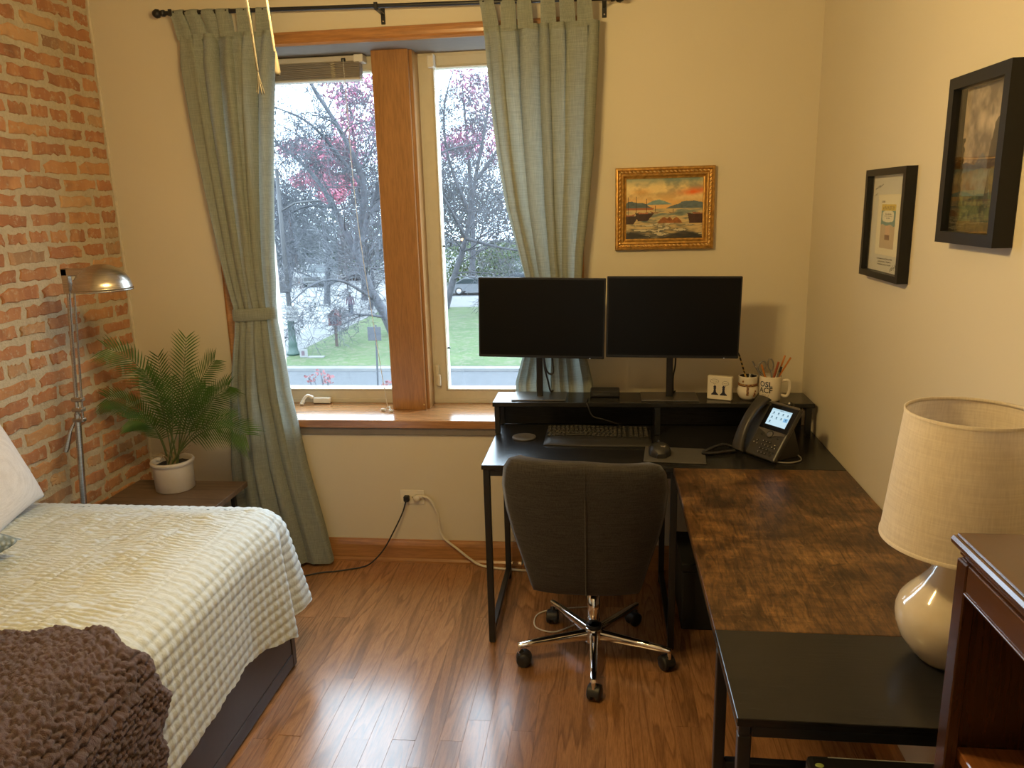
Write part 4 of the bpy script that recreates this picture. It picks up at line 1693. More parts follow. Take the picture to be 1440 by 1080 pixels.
v = LEAF.coord('Object')
oi = LEAF.n('ShaderNodeObjectInfo')
lc = LEAF.ramp(LEAF.noise(v, 14, 3), [(.3, (.03, .075, .018)), (.7, (.075, .155, .03))])
LEAF.base(LEAF.mix(1.0, lc, LEAF.ramp(oi.outputs['Random'], [(0, (.7, .8, .8)), (1, (1.3, 1.25, 1.0))]), 'MULTIPLY'))
LEAF.set(Roughness=.42)
trl = LEAF.n('ShaderNodeBsdfTranslucent')
trl.inputs['Color'].default_value = (.10, .2, .02, 1)
msl = LEAF.n('ShaderNodeMixShader')
msl.inputs[0].default_value = .25
LEAF.l(LEAF.b.outputs[0], msl.inputs[1])
LEAF.l(trl.outputs[0], msl.inputs[2])
LEAF.l(msl.outputs[0], LEAF.out.inputs['Surface'])
STEM = mat('palm stem', (.10, .13, .035), .5)
DRY = mat('dry palm sheath', (.30, .22, .12), .8)
pq = random.Random(12)
# tip pixel, tip depth, mid pixel, length of leaflets
fr_list = [((150, 490), 2.93, (213, 540), .105), ((262, 474), 3.13, (256, 560), .105), ((222, 500), 3.16, (236, 580), .09), ((302, 506), 3.06, (272, 560), .10),
           ((322, 543), 3.10, (285, 580), .10), ((346, 612), 3.02, (292, 605), .115), ((150, 560), 2.98, (205, 585), .10), ((182, 590), 2.90, (220, 605), .085),
           ((275, 530), 2.93, (258, 580), .10), ((240, 530), 2.92, (243, 590), .095), ((325, 588), 2.95, (280, 603), .09), ((205, 520), 3.02, (228, 575), .095),
           ((290, 545), 3.19, (268, 590), .09)]
for k, (tip, ty, mid, ll) in enumerate(fr_list):
    ang = 2 * math.pi * k / len(fr_list)
    r0_ = Vector((pot_c.x + .022 * math.cos(ang), pot_c.y + .022 * math.sin(ang), pot_c.z + .11))
    tp = at_y(tip[0], tip[1], ty)
    tp.x = max(tp.x, XL + .03)
    md = at_y(mid[0], mid[1], (ty + pot_c.y) / 2)
    # quadratic Bezier whose middle lies on md
    ct = md * 2 - (r0_ + tp) * .5
    bez = lambda t: r0_ * (1 - t) ** 2 + ct * (2 * t * (1 - t)) + tp * t * t
    rach = [bez(i / 24) for i in range(25)]
    fr_ = part(MB().tube(rach, [lerp(.0036, .0008, i / 24) for i in range(25)], 6), 'frond', STEM, pm)
    vw = Vector((pq.uniform(-.35, .35), -1, pq.uniform(.15, .75))).normalized()
    lm = MB()
    npair = 24
    for q in range(npair):
        t = lerp(.34, .985, q / (npair - 1))
        p = bez(t)
        tg = (bez(min(1, t + .02)) - bez(t - .02)).normalized()
        sd = tg.cross(vw)
        if sd.length < .2:
            sd = Vector((1, 0, 0))
        sd.normalize()
        up = sd.cross(tg).normalized()
        env = math.sin(math.pi * min(1, .18 + .80 * (q / (npair - 1)) ** .9)) ** .6
        ln = ll * lerp(.75, 1, env) * pq.uniform(.9, 1.1) * (1 if t < .93 else .75)
        for sg in (-1, 1):
            fw = lerp(.55, 1.15, t)
            d = (sd * sg + tg * fw + up * .22).normalized()
            w = up.cross(d).normalized() if abs(up.dot(d)) < .98 else tg
            pts_ = []
            for e, wd in ((0, .0012), (.25, .0029), (.6, .0026), (1, .0003)):
                c0_ = p + d * (ln * e) - Vector((0, 0, 1)) * (.024 * e * e * ln / .1) + tg * (.01 * e * e)
                pts_.append([c0_ - w * wd, c0_ + up * wd * .35, c0_ + w * wd])
            pts_ = [[Vector((max(z_.x, XL + .015), min(z_.y, D - .012), z_.z)) for z_ in r_] for r_ in pts_]
            lm.grid(pts_)
    part(lm, 'leaflets', LEAF.m, fr_)
dr_ = MB()
for k in range(9):
    a = 2 * math.pi * k / 9 + .3
    r1 = pq.uniform(.05, .10)
    dr_.tube(smooth_path([(pot_c.x + .012 * math.cos(a), pot_c.y + .012 * math.sin(a), pot_c.z + .115), (pot_c.x + .03 * math.cos(a), pot_c.y + .03 * math.sin(a), pot_c.z + .155),
                          (pot_c.x + r1 * .7 * math.cos(a), pot_c.y + r1 * .7 * math.sin(a), pot_c.z + .165), (pot_c.x + r1 * math.cos(a), pot_c.y + r1 * math.sin(a), pot_c.z + pq.uniform(.14, .19))], 4), [.004] * 4 + [.003] * 5 + [.0012] * 4, 5)
dr_.tube([(pot_c.x, pot_c.y, pot_c.z + .10), (pot_c.x, pot_c.y, pot_c.z + .165)], [.026, .018], 10)
part(dr_, 'dry_sheath', DRY, pm)

# ------------------------------------------------------------------ desks
BLKTOP = NT('black woodgrain laminate')
v = BLKTOP.coord('Object', (.08, 1, 1))
gn = BLKTOP.noise(v, 160, 3, .6)
BLKTOP.base(BLKTOP.ramp(gn, [(.3, (.010, .010, .011)), (.7, (.022, .021, .021))]))
BLKTOP.set(Roughness=.25)
BLKTOP.b.inputs['Specular IOR Level'].default_value = .38
BLKTOP.bump(gn, .25, .0006)
BLKT = BLKTOP.m
RU = NT('rustic brown laminate')
v = RU.coord('Object')
vg = RU.coord('Object', (1, .14, 1))
big = RU.noise(v, 7.5, 6, .62, .5)
gr = RU.noise(vg, 75, 6, .75, .8)
gx = RU.noise(RU.coord('Object', (.12, 1, 1)), 60, 5, .75, .5)
sc1 = RU.noise(RU.coord('Object', (1, .45, 1)), 34, 5, .7, 1.2)
c = RU.ramp(big, [(.30, (.034, .016, .007)), (.42, (.070, .034, .013)), (.55, (.135, .068, .025)), (.68, (.24, .13, .048))])
c = RU.mix(.9, c, RU.ramp(gr, [(.36, (.3, .27, .25)), (.5, (1, 1, 1)), (.64, (1.7, 1.6, 1.35))]), 'MULTIPLY')
c = RU.mix(.45, c, RU.ramp(gx, [(.34, (.35, .32, .3)), (.52, (1, 1, 1)), (.7, (1.5, 1.4, 1.2))]), 'MULTIPLY')
c = RU.mix(RU.ramp(sc1, [(.60, (0, 0, 0)), (.74, (.5, .5, .5))]), c, (.36, .21, .085))
c = RU.mix(RU.ramp(RU.noise(v, 21, 4, .6, 1.2), [(.27, (.8, .8, .8)), (.37, (0, 0, 0))]), c, (.028, .013, .007))
RU.base(c)
RU.set(Roughness=.3)
RU.bump(gr, .6, .0012)
RUST = RU.m
DZ = .73
BK0 = 2.645          # front edge of the black desk
BKB = 3.205
bd = thing('computer_desk', 'black computer desk carrying keyboard and monitors below the window wall', 'desk', (.19, 2.93, 0))
part(MB().box(-.452, XR - .004, BK0, BKB, DZ - .018, DZ, .0015), 'desk_top', BLKT, bd)
part(MB().box(-.447, XR - .01, BK0 + .012, BK0 + .035, DZ - .046, DZ - .0185, .002), 'apron', BLACKM, bd)
part(MB().box(-.447, XR - .01, BKB - .035, BKB - .012, DZ - .046, DZ - .0185, .002), 'apron', BLACKM, bd)
LW = .024
for lx in (-.447, .235, XR - .04):
    for ly in (BK0 + .006, BKB - .006 - LW):
        part(MB().box(lx, lx + LW, ly, ly + LW, .004, DZ - .0185, .002), 'leg', BLACKM, bd)
        part(MB().box(lx + .003, lx + LW - .003, ly + .003, ly + LW - .003, 0, .004), 'foot', BLACKP, bd)
    part(MB().box(lx + .001, lx + LW - .001, BK0 + .006 + LW, BKB - .006 - LW, .035, .058, .002), 'side_rail', BLACKM, bd)
    part(MB().box(lx + .001, lx + LW - .001, BK0 + .036, BKB - .036, DZ - .046, DZ - .0185, .002), 'side_rail', BLACKM, bd)
part(MB().box(-.42, .235, BKB - .028, BKB - .012, .46, .684, .002), 'modesty_panel', BLKT, bd)

RZ = .866
RF = 3.035
rs = thing('monitor_riser', 'long black shelf raising the two monitors above the desk', 'shelf', (.19, 3.12, DZ))
part(MB().box(-.462, XR - .02, RF, BKB + .012, RZ - .018, RZ, .0015), 'shelf_board', BLKT, rs)
for lx in (-.455, .2, XR - .05):
    for ly in (RF + .004, BKB - .016):
        part(MB().box(lx, lx + .022, ly, ly + .022, DZ + .0005, RZ - .0185, .002), 'leg', BLACKM, rs)
    part(MB().box(lx, lx + .022, RF + .026, BKB - .016, RZ - .036, RZ - .0185, .001), 'cross_rail', BLACKM, rs)
part(MB().box(-.433, .2, BKB - .012, BKB - .002, DZ + .001, RZ - .0185, .001), 'back_board', BLKT, rs)
part(MB().box(.222, XR - .05, BKB - .012, BKB - .002, DZ + .001, RZ - .0185, .001), 'back_board', BLKT, rs)

# return desk with the rustic top and its black end section
wd = thing('wooden_desk', 'rustic brown topped desk with a black end section carrying the table lamp', 'desk', (.54, 1.96, 0))
WX0, WX1 = .242, XR - .004
SEAM = 1.576
part(MB().box(WX0, WX1, SEAM + .0006, BK0 - .002, DZ - .018, DZ, .0012), 'wooden_top', RUST, wd)
part(MB().box(WX0, WX1, 1.272, SEAM - .0006, DZ - .018, DZ, .0012), 'black_top', BLKT, wd)
part(MB().box(WX0 + .004, WX0 + .026, 1.276, BK0 - .004, DZ - .042, DZ - .0185, .002), 'side_rail', BLACKM, wd)
part(MB().box(WX1 - .03, WX1 - .006, 1.276, BK0 - .004, DZ - .042, DZ - .0185, .002), 'side_rail', BLACKM, wd)
part(MB().box(WX0 + .027, WX1 - .031, 1.276, 1.298, DZ - .042, DZ - .0185, .002), 'end_rail', BLACKM, wd)
for lx in (WX0 + .004, WX1 - .03):
    for ly in (1.277, SEAM - .025):
        part(MB().box(lx, lx + LW, ly, ly + LW, 0, DZ - .0425, .002), 'leg', BLACKM, wd)
    part(MB().box(lx + .002, lx + LW - .002, 1.302, SEAM - .026, .03, .05, .002), 'foot_rail', BLACKM, wd)
part(MB().box(WX0 + .03, WX1 - .032, SEAM - .024, SEAM - .002, .385, .41, .002), 'cross_rail', BLACKM, wd)

# dark storage box on the floor under the desk
bx = thing('storage_box', 'low black box on the floor under the desk corner', 'box', (.43, 3.0, 0))
BXM = mat('black cardboard', (.008, .008, .008), .7)
part(MB().box(.30, .62, 2.80, 3.10, .001, .25, .004), 'body', BXM, bx)
part(MB().box(.295, .625, 2.795, 3.105, .2505, .285, .004), 'lid', BXM, bx)

# ------------------------------------------------------------------ monitors
SCR = mat('dark screen', (.0022, .0022, .0024), .3, var=.02, spec=.18)
BEZ = mat('black bezel', (.010, .010, .011), .3)
SILV = mat('monitor base metal', (.20, .19, .18), .34, .85, var=.05)
DSTAND = mat('monitor stand dark', (.045, .042, .04), .3, .8)
LED = mat('white led', (.9, .9, .9), .4, emit=(1, 1, 1), estr=1.2)


def monitor(label, tl, tr, bl_, bx0, bx1, pole_x, cable):
    yp = 3.02
    a, b, c_ = at_y(*tl, yp), at_y(*tr, yp), at_y(*bl_, yp)
    W = (b - a).length
    H = (a - c_).length
    cen = (b + c_) / 2
    t = thing('monitor', label, 'monitor', (pole_x, 3.14, RZ), group='computer monitors on the riser')
    roll = math.atan2(a.z - b.z, b.x - a.x)
    M_ = Matrix.Translation((cen.x, yp, cen.z)) @ Matrix.Rotation(roll, 4, 'Y')
    part(MB().box(-W / 2, W / 2, .001, .010, -H / 2, H / 2, .002, M_), 'panel', BEZ, t)
    part(MB().box(-W / 2, W / 2, .0095, .016, -H / 2 - .003, H / 2 + .001, .002, M_), 'back_rim', SILV, t)
    part(MB().box(-W / 2 + .006, W / 2 - .006, .0, .0015, -H / 2 + .010, H / 2 - .006, 0, M_), 'screen', SCR, t)
    part(MB().box(-W / 2 * .55, W / 2 * .55, .016, .042, -H / 2 + .02, H / 2 - .05, .006, M_), 'rear_housing', BEZ, t)
    part(MB().box(W / 2 - .0565, W / 2 - .054, -.0002, .001, -H / 2 + .0, -H / 2 + .002, 0, M_), 'power_light', LED, t)
    pz = 1.22
    part(MB().box(pole_x - .013, pole_x + .013, 3.125, 3.138, RZ + .004, pz, .002), 'stand_column', DSTAND, t)
    part(MB().box(pole_x - .03, pole_x + .03, 3.060, 3.126, pz - .09, pz - .01, .004), 'mount', DSTAND, t)
    bs = part(MB().box(bx0, bx1, RF + .024, 3.205, RZ + .0004, RZ + .0055, .0015), 'base', SILV, t)
    part(MB().lathe([(0, .0003), (.006, .0003), (.006, 0)], 14, ((bx0 + bx1) / 2 + .02, RF + .034, RZ + .0055)), 'emblem', DSTAND, bs)
    if cable:
        part(MB().tube(smooth_path([(pole_x + .02, 3.075, 1.08), (pole_x + .03, 3.08, 1.0), (pole_x + .048, 3.085, .975), (pole_x + .06, 3.09, .985), (pole_x + .056, 3.085, 1.05)], 8), .004, 8), 'video_cable', BLACKP, t)
        part(MB().tube(smooth_path([(pole_x + .018, 3.09, 1.08), (pole_x + .022, 3.13, .99), (pole_x + .032, 3.16, .93), (pole_x + .04, 3.185, RZ + .014), (pole_x + .05, 3.2, RZ + .010)], 8), .004, 8), 'power_cable', BLACKP, t)
    else:
        part(MB().tube(smooth_path([(pole_x + .02, 3.09, 1.08), (pole_x + .023, 3.14, 1.0), (pole_x + .017, 3.155, .95), (pole_x + .02, 3.18, RZ + .014), (pole_x + .03, 3.2, RZ + .010)], 8), .0035, 8), 'power_cable', BLACKP, t)
    return t


monitor('black flat monitor standing in front of the window', (673, 390), (853, 392), (673, 501), -.386, -.162, -.272, True)
monitor('black flat monitor standing in front of the bare wall below the painting', (854, 389), (1045, 389), (852, 502), .147, .376, .262, False)

dk_ = thing('docking_station', 'small black box between the two monitor bases', 'dock', (0, 3.16, RZ))
part(MB().box(-.062, .060, 3.125, 3.20, RZ + .001, RZ + .027, .004), 'body', BLACKP, dk_)
part(MB().box(-.05, .02, 3.1235, 3.1255, RZ + .009, RZ + .017, .0005), 'port_strip', mat('port grey', (.04, .04, .04), .4), dk_)
cb = MB().tube(smooth_path([(-.07, 3.10, RZ + .004), (-.075, 3.04, RZ + .004), (-.07, 3.024, RZ - .01), (-.05, 3.015, RZ - .05), (-.01, 3.01, DZ + .075), (.05, 3.03, DZ + .05), (.09, 3.10, DZ + .01), (.15, 3.15, DZ + .004)], 8), .0022, 6)
tag(cb.build('usb_cable', BLACKP), 'thin black cable hanging from the riser behind the keyboard', 'cable')

co = thing('coaster', 'round grey coaster at the end of the desk by the sill', 'coaster', (-.33, 3.0 - .02, DZ))
part(MB().lathe([(0, .006), (.040, .006), (.0475, .007), (.0485, .005), (.048, .001), (.046, .0004), (0, .0004)], 40, (-.328, 2.985, DZ)), 'disc', mat('grey stone', (.09, .085, .08), .7, var=.2, bump=.3), co)

# ------------------------------------------------------------------ keyboard (curved board with a palm rest)
kb = thing('keyboard', 'black full-size keyboard with a padded palm rest', 'keyboard', (-.029, 2.98, DZ), rz=R(-.5))
KBM = mat('keyboard plastic', (.018, .017, .016), .5, bump=.15, bscale=900)
W = .424
# outline: curved front and back edges
def kb_front(x):
    return -.104 + .012 * (x / (W / 2)) ** 2 * (1 if x < 0 else .4)
def kb_back(x):
    return .105 + .012 * math.exp(-((x + .09) / .10) ** 2)
prow = []
rows_t = [(0, .003), (.03, .010), (.3, .013), (.345, .017), (.97, .026), (1.0, .022)]
for (t, h) in rows_t:
    row = []
    for i in range(33):
        x_ = -W / 2 + W * i / 32
        edge = min(1, (W / 2 - abs(x_)) / .006 + .3)
        yy = lerp(kb_front(x_), kb_back(x_), t)
        row.append((x_, yy, .001 + h * edge))
    prow.append(row)
kbm = MB().grid(prow)
kbm.grid([[(r_[0], r_[1], r_[2]) for r_ in prow[0]], [(r_[0], r_[1], .0006) for r_ in prow[0]]])
kbm.grid([[(r_[0], r_[1], .0006) for r_ in prow[-1]], [(r_[0], r_[1], r_[2]) for r_ in prow[-1]]])
kbm.grid([[r_[0] for r_ in prow], [(r_[0][0], r_[0][1], .0006) for r_ in prow]])
kbm.grid([[(r_[-1][0], r_[-1][1], .0006) for r_ in prow], [r_[-1] for r_ in prow]])
kbm.build('body', KBM, kb)
KEYM = mat('key cap', (.022, .020, .018), .42)
keys = MB()
LEG = mat('key legend', (.16, .14, .11), .6)
leg_ = MB()


def key(cx, cy, w, d):
    t = (cy - kb_front(cx)) / (kb_back(cx) - kb_front(cx))
    h = interp([a for a, b in rows_t], [b for a, b in rows_t], t) + .001
    M_ = Matrix.Translation((cx, cy, h)) @ Matrix.Rotation(R(5), 4, 'X')
    keys.box(-w / 2, w / 2, -d / 2, d / 2, 0, .006, .0016, M_)
    leg_.add([M_ @ Vector(p) for p in ((-.002, -.001, .00615), (.002, -.001, .00615), (.002, .0025, .00615), (-.002, .0025, .00615))], [(0, 1, 2, 3)])


for r_ in range(6):
    yb_ = -.022 + r_ * .0192
    cols = 15
    for k in range(cols):
        cx = -W / 2 + .014 + k * .0178 + (.004 * ((r_ + 1) % 3) if r_ < 4 else 0)
        arcv = .012 * math.exp(-((cx + .09) / .10) ** 2)
        if r_ == 0 and 4 <= k <= 8:
            if k == 6:
                key(cx, yb_ + arcv, .085, .014)
            continue
        key(cx, yb_ + arcv, .0152, .0145 if r_ < 5 else .010)
    for k in range(3):
        key(.068 + k * .0182, yb_, .0152, .0145 if r_ < 5 else .010)
    for k in range(4):
        key(.132 + k * .0195, yb_, .0165, .0145 if r_ < 5 else .010)
tag(keys.build('keys', KEYM, kb), kind='stuff')
tag(leg_.build('key_legends', LEG, kb), kind='stuff')

# mouse and its pad
mp = MB().box(-.112, .112, -.088, .088, .0004, .004, .003)
mpo = tag(mp.build('mouse_pad', mat('grey rubber pad', (.075, .070, .062), .75, bump=.3, bscale=700)), 'grey rectangular mouse pad beside the keyboard', 'mouse pad')
mpo.location = (.258, 2.782, DZ)
mpo.rotation_euler = (0, 0, R(-5))
mo = thing('computer_mouse', 'dark ergonomic computer mouse on the grey pad', 'mouse', (.205, 2.79, DZ + .0042), rz=R(8))
MOU = mat('mouse shell', (.025, .023, .021), .38)
P = []
for i in range(19):
    t = i / 18
    y_ = -.055 + .115 * t
    wv_ = .038 * math.sin(math.pi * min(1, .12 + .88 * (1 - abs(2 * t - 1) ** 2.4))) ** .5 * (1 if t > .5 else .94) if 0 < t < 1 else .012
    wv_ = max(.012, .037 * (1 - abs(2 * t - 1) ** 3.2))
    hz = .043 * (math.sin(math.pi * (.10 + .80 * t ** .85)) ** .8)
    row = []
    for j in range(17):
        a = math.pi * j / 16
        c0_ = math.cos(a)
        row.append((wv_ * math.copysign(abs(c0_) ** .75, c0_) - (.012 * (1 - t) if c0_ < -.5 else 0), y_, .0006 + hz * math.sin(a) ** .7))
    P.append(row)
mm = MB().grid(P)
mm.add(P[0], [tuple(range(17))]).add(P[-1], [tuple(range(17))[::-1]])
mm.build('shell', MOU, mo)
MB().lathe([(0, -.003), (.009, -.003), (.0105, -.001), (.0105, .001), (.009, .003), (0, .003)], 20, (0, 0, 0), Matrix.Translation((0, .03, .035)) @ Matrix.Rotation(R(90), 4, 'Y')).build('scroll_wheel', BLACKP, mo)
text_obj('logo', 'logi', .012, mat('logo white', (.75, .72, .66), .5), mo, lambda x_, y_: Vector((x_ + .004, -.030 + y_ * .8, .0395 + (y_) * .35)))

# ------------------------------------------------------------------ desk phone
ph = thing('desk_phone', 'dark grey desk phone with a lit screen and corded handset', 'phone', (.5375, 2.768, DZ), rz=math.atan2(-.158, .111))
PHM = mat('phone charcoal', (.042, .038, .033), .38, bump=.1, bscale=900)
PHD = mat('phone black gloss', (.006, .006, .007), .12)
PHS = mat('phone silver', (.20, .18, .155), .32, .6)
PHB = mat('phone button', (.014, .013, .012), .35)
# local axes: x right, y back, z up; face slopes up to the back
TH = math.atan2(.178, .125)
fl = math.hypot(.178, .125)
FW = .196
FM = Matrix.Translation((0, 0, .012)) @ Matrix.Rotation(TH, 4, 'X')     # face plane: x, y up the slope, z out of it


def face_slab(x0, x1, y0, y1, z0, z1, b=.003):
    return MB().box(x0, x1, y0, y1, z0, z1, b, FM)


face_slab(-FW / 2 + .058, FW / 2, 0, fl, -.022, 0, .006).build('body', PHM, ph)
face_slab(-FW / 2, -FW / 2 + .058, .004, fl - .01, -.030, -.010, .006).build('cradle', PHM, ph)
st2 = MB()
st2.prism([(.02, .0005), (.150, .0005), (.158, .012), (.112, .135), (.098, .135), (.02, .02)], -.075, .075, Matrix(((0, 0, 1, 0), (1, 0, 0, 0), (0, 1, 0, 0), (0, 0, 0, 1))))
st2.build('stand', PHM, ph)
sx0 = -FW / 2 + .060
face_slab(sx0 + .002, FW / 2 - .002, fl * .50, fl * .985, -.001, .0012, .001).build('display_glass', PHD, ph)
face_slab(sx0 + .002, FW / 2 - .002, fl * .955, fl, -.003, .004, .003).build('top_bar', PHS, ph)
sw0, sw1, sh0, sh1 = sx0 + .022, FW / 2 - .022, fl * .585, fl * .885


def screen_fn(U, V):
    img = np.zeros(U.shape + (3,)) + C3((186, 214, 226))
    img[V > .90] = C3((170, 200, 214))
    for r_ in range(3):
        for c_ in range(4):
            if r_ == 2 and c_ > 0:
                continue
            cx, cy = .15 + c_ * .235, .76 - r_ * .27
            if (r_, c_) == (1, 3):
                img[(np.abs(U - cx) < .10) & (np.abs(V - cy + .02) < .12)] = C3((120, 175, 215))
            img[(np.abs(U - cx) < .032) & (np.abs(V - cy) < .045)] = C3((70, 105, 125))
            img[(np.abs(U - cx) < .07) & (np.abs(V - cy + .085) < .014) & (np.sin(U * 190) > -.3)] = C3((95, 125, 140))
    img[(np.abs(V - .945) < .018) & (np.abs(U - .5) < .10) & (np.sin(U * 170) > -.2)] = C3((70, 100, 120))
    return img


scm = NT('phone screen')
va = scm.n('ShaderNodeVertexColor')
va.layer_name = 'Col'
scm.base((.02, .02, .02))
scm.l(va.outputs['Color'], scm.b.inputs['Emission Color'])
scm.b.inputs['Emission Strength'].default_value = 1.15
scm.set(Roughness=.15)
picture('screen', scm.m, ph, 0, 0, 64, 48, screen_fn, lambda u, v_: FM @ Vector((lerp(sw0, sw1, u), lerp(sh0, sh1, v_), .0016)))
# silver wing with the round navigation key
wing = [(sx0 + .004, fl * .50), (FW / 2 - .004, fl * .50), (FW / 2 - .006, fl * .465), (.052, fl * .425), (.044, fl * .385), (.030, fl * .36), (.016, fl * .385), (.008, fl * .425), (sx0 + .008, fl * .478)]
MB().prism(wing, -.001, .003, FM).build('silver_wing', PHS, ph)
nk = MB().lathe([(0, .006), (.009, .006), (.011, .005), (.0115, .003)], 24, (.030, fl * .425, 0), FM)
nk.build('navigation_key', PHS, ph)
MB().lathe([(.0118, .0032), (.0118, .0048), (.0145, .0048), (.015, .0032)], 24, (.030, fl * .425, 0), FM).build('navigation_ring', PHB, ph)
kp = MB()
for r_ in range(4):
    for c_ in range(3):
        kp.box(.010 + c_ * .0155, .010 + c_ * .0155 + .0115, fl * (.27 - r_ * .068), fl * (.27 - r_ * .068) + .009, -.001, .0028, .0015, FM)
kp.build('keypad', PHB, ph)['kind'] = 'stuff'
kp = MB()
for (bx_, by_) in ((-.012, .27), (-.022, .225), (-.006, .215), (.072, .27), (.064, .225), (.078, .215), (.064, .13), (.078, .135), (.071, .085), (-.006, .40), (.068, .40)):
    kp.lathe([(0, .003), (.0042, .0026), (.0048, 0)], 12, (bx_, fl * by_, 0), FM)
kp.build('function_keys', PHB, ph)['kind'] = 'stuff'
dots = MB()
for r_ in range(4):
    for c_ in range(3):
        dots.box(.014 + c_ * .0155, .0165 + c_ * .0155, fl * (.27 - r_ * .068) + .003, fl * (.27 - r_ * .068) + .006, .0028, .0031, 0, FM)
for (bx_, by_) in ((-.012, .27), (-.022, .225), (-.006, .215), (.072, .27), (.064, .225), (.078, .215)):
    dots.lathe([(0, .0034), (.0018, .0032), (.002, .003)], 8, (bx_, fl * by_, 0), FM)
dots.build('key_marks', mat('key mark', (.55, .50, .42), .5), ph)['kind'] = 'stuff'
# camera eye on the top edge
ey = MB().lathe([(0, .010), (.005, .010), (.008, .008), (.009, 0), (.009, -.012), (0, -.012)], 20, (.045, fl + .006, -.004), FM)
eo = ey.build('camera_eye', PHB, ph)
MB().lathe([(0, .0108), (.003, .0106), (.0038, .0101)], 14, (.045, fl + .006, -.004), FM).build('lens', mat('lens glint', (.6, .58, .55), .2), eo)
# handset: arched grip with two ends
hx = -FW / 2 + .028
hs = []
for i in range(23):
    t = i / 22
    yy = lerp(-.004, fl + .004, t)
    zz = .004 + .030 * math.sin(math.pi * t) ** .8
    wd_ = lerp(.026, .021, math.sin(math.pi * t))
    th_ = lerp(.017, .011, math.sin(math.pi * t) ** .5)
    row = []
    for j in range(16):
        a = 2 * math.pi * j / 16
        ca, sa_ = math.cos(a), math.sin(a)
        row.append(FM @ Vector((hx + wd_ * math.copysign(abs(ca) ** .6, ca), yy, zz + th_ * math.copysign(abs(sa_) ** .6, sa_))))
    hs.append(row)
hm = MB().grid(hs, True, True)
hm.add(hs[0], [tuple(range(16))[::-1]]).add(hs[-1], [tuple(range(16))])
hm.build('handset', PHM, ph)
# coiled cord from the handset to a bunch on the pad, then under the phone
ci = Matrix.Rotation(-ph.rotation_euler.z, 4, 'Z') @ Matrix.Translation(-Vector(ph.location))
path = [ci @ Vector(p) for p in smooth_path([(.475, 2.835, DZ + .022), (.44, 2.83, DZ + .030), (.40, 2.815, DZ + .022), (.37, 2.80, DZ + .012), (.365, 2.785, DZ + .010), (.40, 2.79, DZ + .009), (.44, 2.80, DZ + .012), (.48, 2.82, DZ + .010)], 40)]
coil = []
for i, p in enumerate(path):
    tgv = (path[min(i + 1, len(path) - 1)] - path[max(i - 1, 0)]).normalized()
    u_ = tgv.cross(Vector((0, 0, 1))).normalized()
    w_ = tgv.cross(u_)
    a = i * 1.35
    coil.append(p + (u_ * math.cos(a) + w_ * math.sin(a)) * .0055)
MB().tube(coil, .0023, 5).build('coiled_cord', PHB, ph)
gw = MB().tube(smooth_path([(.02, .15, .004), (.075, .15, .004), (.12, .115, .004), (.118, .06, .004), (.09, .03, .004)], 8), .0025, 6)
gw.build('network_cable', mat('grey cable', (.25, .23, .2), .5), ph)

# ------------------------------------------------------------------ small things on the riser
cardb = thing('pawn_block', 'clear photo block showing two chess pawns with speech bubbles', 'photo block', (.457, 3.09, RZ), rz=math.atan2(-.038, .095))
ACR = mat('white acrylic', (.72, .66, .54), .15, var=.02, coat=.5)
BH, BW = .098, .098
MB().box(-BW / 2, BW / 2, .0, .026, .0005, BH, .003).build('block', ACR, cardb)
INK = mat('ink navy', (.01, .011, .03), .5)
pw = MB()
for cx, s in ((-.018, 1), (.017, 1)):
    pr_ = [(0, .0), (.014, 0), (.014, .004), (.010, .007), (.0055, .012), (.004, .024), (.006, .026), (.004, .028), (.006, .033), (.004, .038), (0, .040)]
    poly = [(cx + r_, z_ + .020) for r_, z_ in pr_] + [(cx - r_, z_ + .020) for r_, z_ in pr_[::-1][1:-1]]
    pw_ = MB().prism(poly, 0, .0004, Matrix.Translation((0, -.0001, 0)) @ Matrix.Rotation(R(90), 4, 'X'))
    pw_.build('pawn', INK, cardb)
for cx, cz, rx, rz_ in ((-.020, .077, .017, .0085), (.024, .070, .013, .009)):
    ring_ = [(cx + rx * math.cos(2 * math.pi * i / 28), -.0004, cz + rz_ * math.sin(2 * math.pi * i / 28)) for i in range(29)]
    bo = MB().tube(ring_, .0005, 4).tube([(cx + (-.3 if cx < 0 else -.5) * rx, -.0004, cz - rz_ * .95), (cx * .9, -.0004, cz - rz_ - .007), (cx + .2 * rx, -.0004, cz - rz_)], .0005, 4).build('speech_bubble', INK, cardb)
    MB().tube([(cx - rx * .6 + rx * 1.2 * i / 16, -.0004, cz + .0014 * math.sin(i * 2.4)) for i in range(17)], .0004, 4).build('scribble', INK, bo)

CREAM = mat('glazed cream ceramic', (.72, .65, .54), .22, var=.02, coat=.4)
sm = thing('snowman_mug', 'white snowman-shaped mug with a scarf and dark inside', 'mug', (.572, 3.112, RZ))
MB().lathe([(0, .0005), (.026, .0008), (.034, .010), (.041, .026), (.0415, .042), (.036, .058), (.034, .063), (.0365, .070), (.037, .092), (.0375, .097), (.0345, .097), (.033, .07), (.031, .02), (0, .015)], 40).build('body', CREAM, sm)
MB().lathe([(.0342, .0965), (.032, .093), (.030, .03), (0, .025)], 32).build('lining', mat('dark glaze', (.012, .010, .010), .25), sm)
SCF = NT('plaid scarf')
v = SCF.coord('Object')
wvx = SCF.n('ShaderNodeTexChecker')
wvx.inputs['Scale'].default_value = 130
SCF.l(v, wvx.inputs['Vector'])
wvx.inputs['Color1'].default_value = (.12, .03, .015, 1)
wvx.inputs['Color2'].default_value = (.30, .17, .05, 1)
SCF.base(wvx.outputs['Color'])
SCF.set(Roughness=.5)
sca = MB().lathe([(.0345, .056), (.0385, .058), (.0385, .066), (.0355, .068)], 40).build('scarf', SCF.m, sm)
tl_ = []
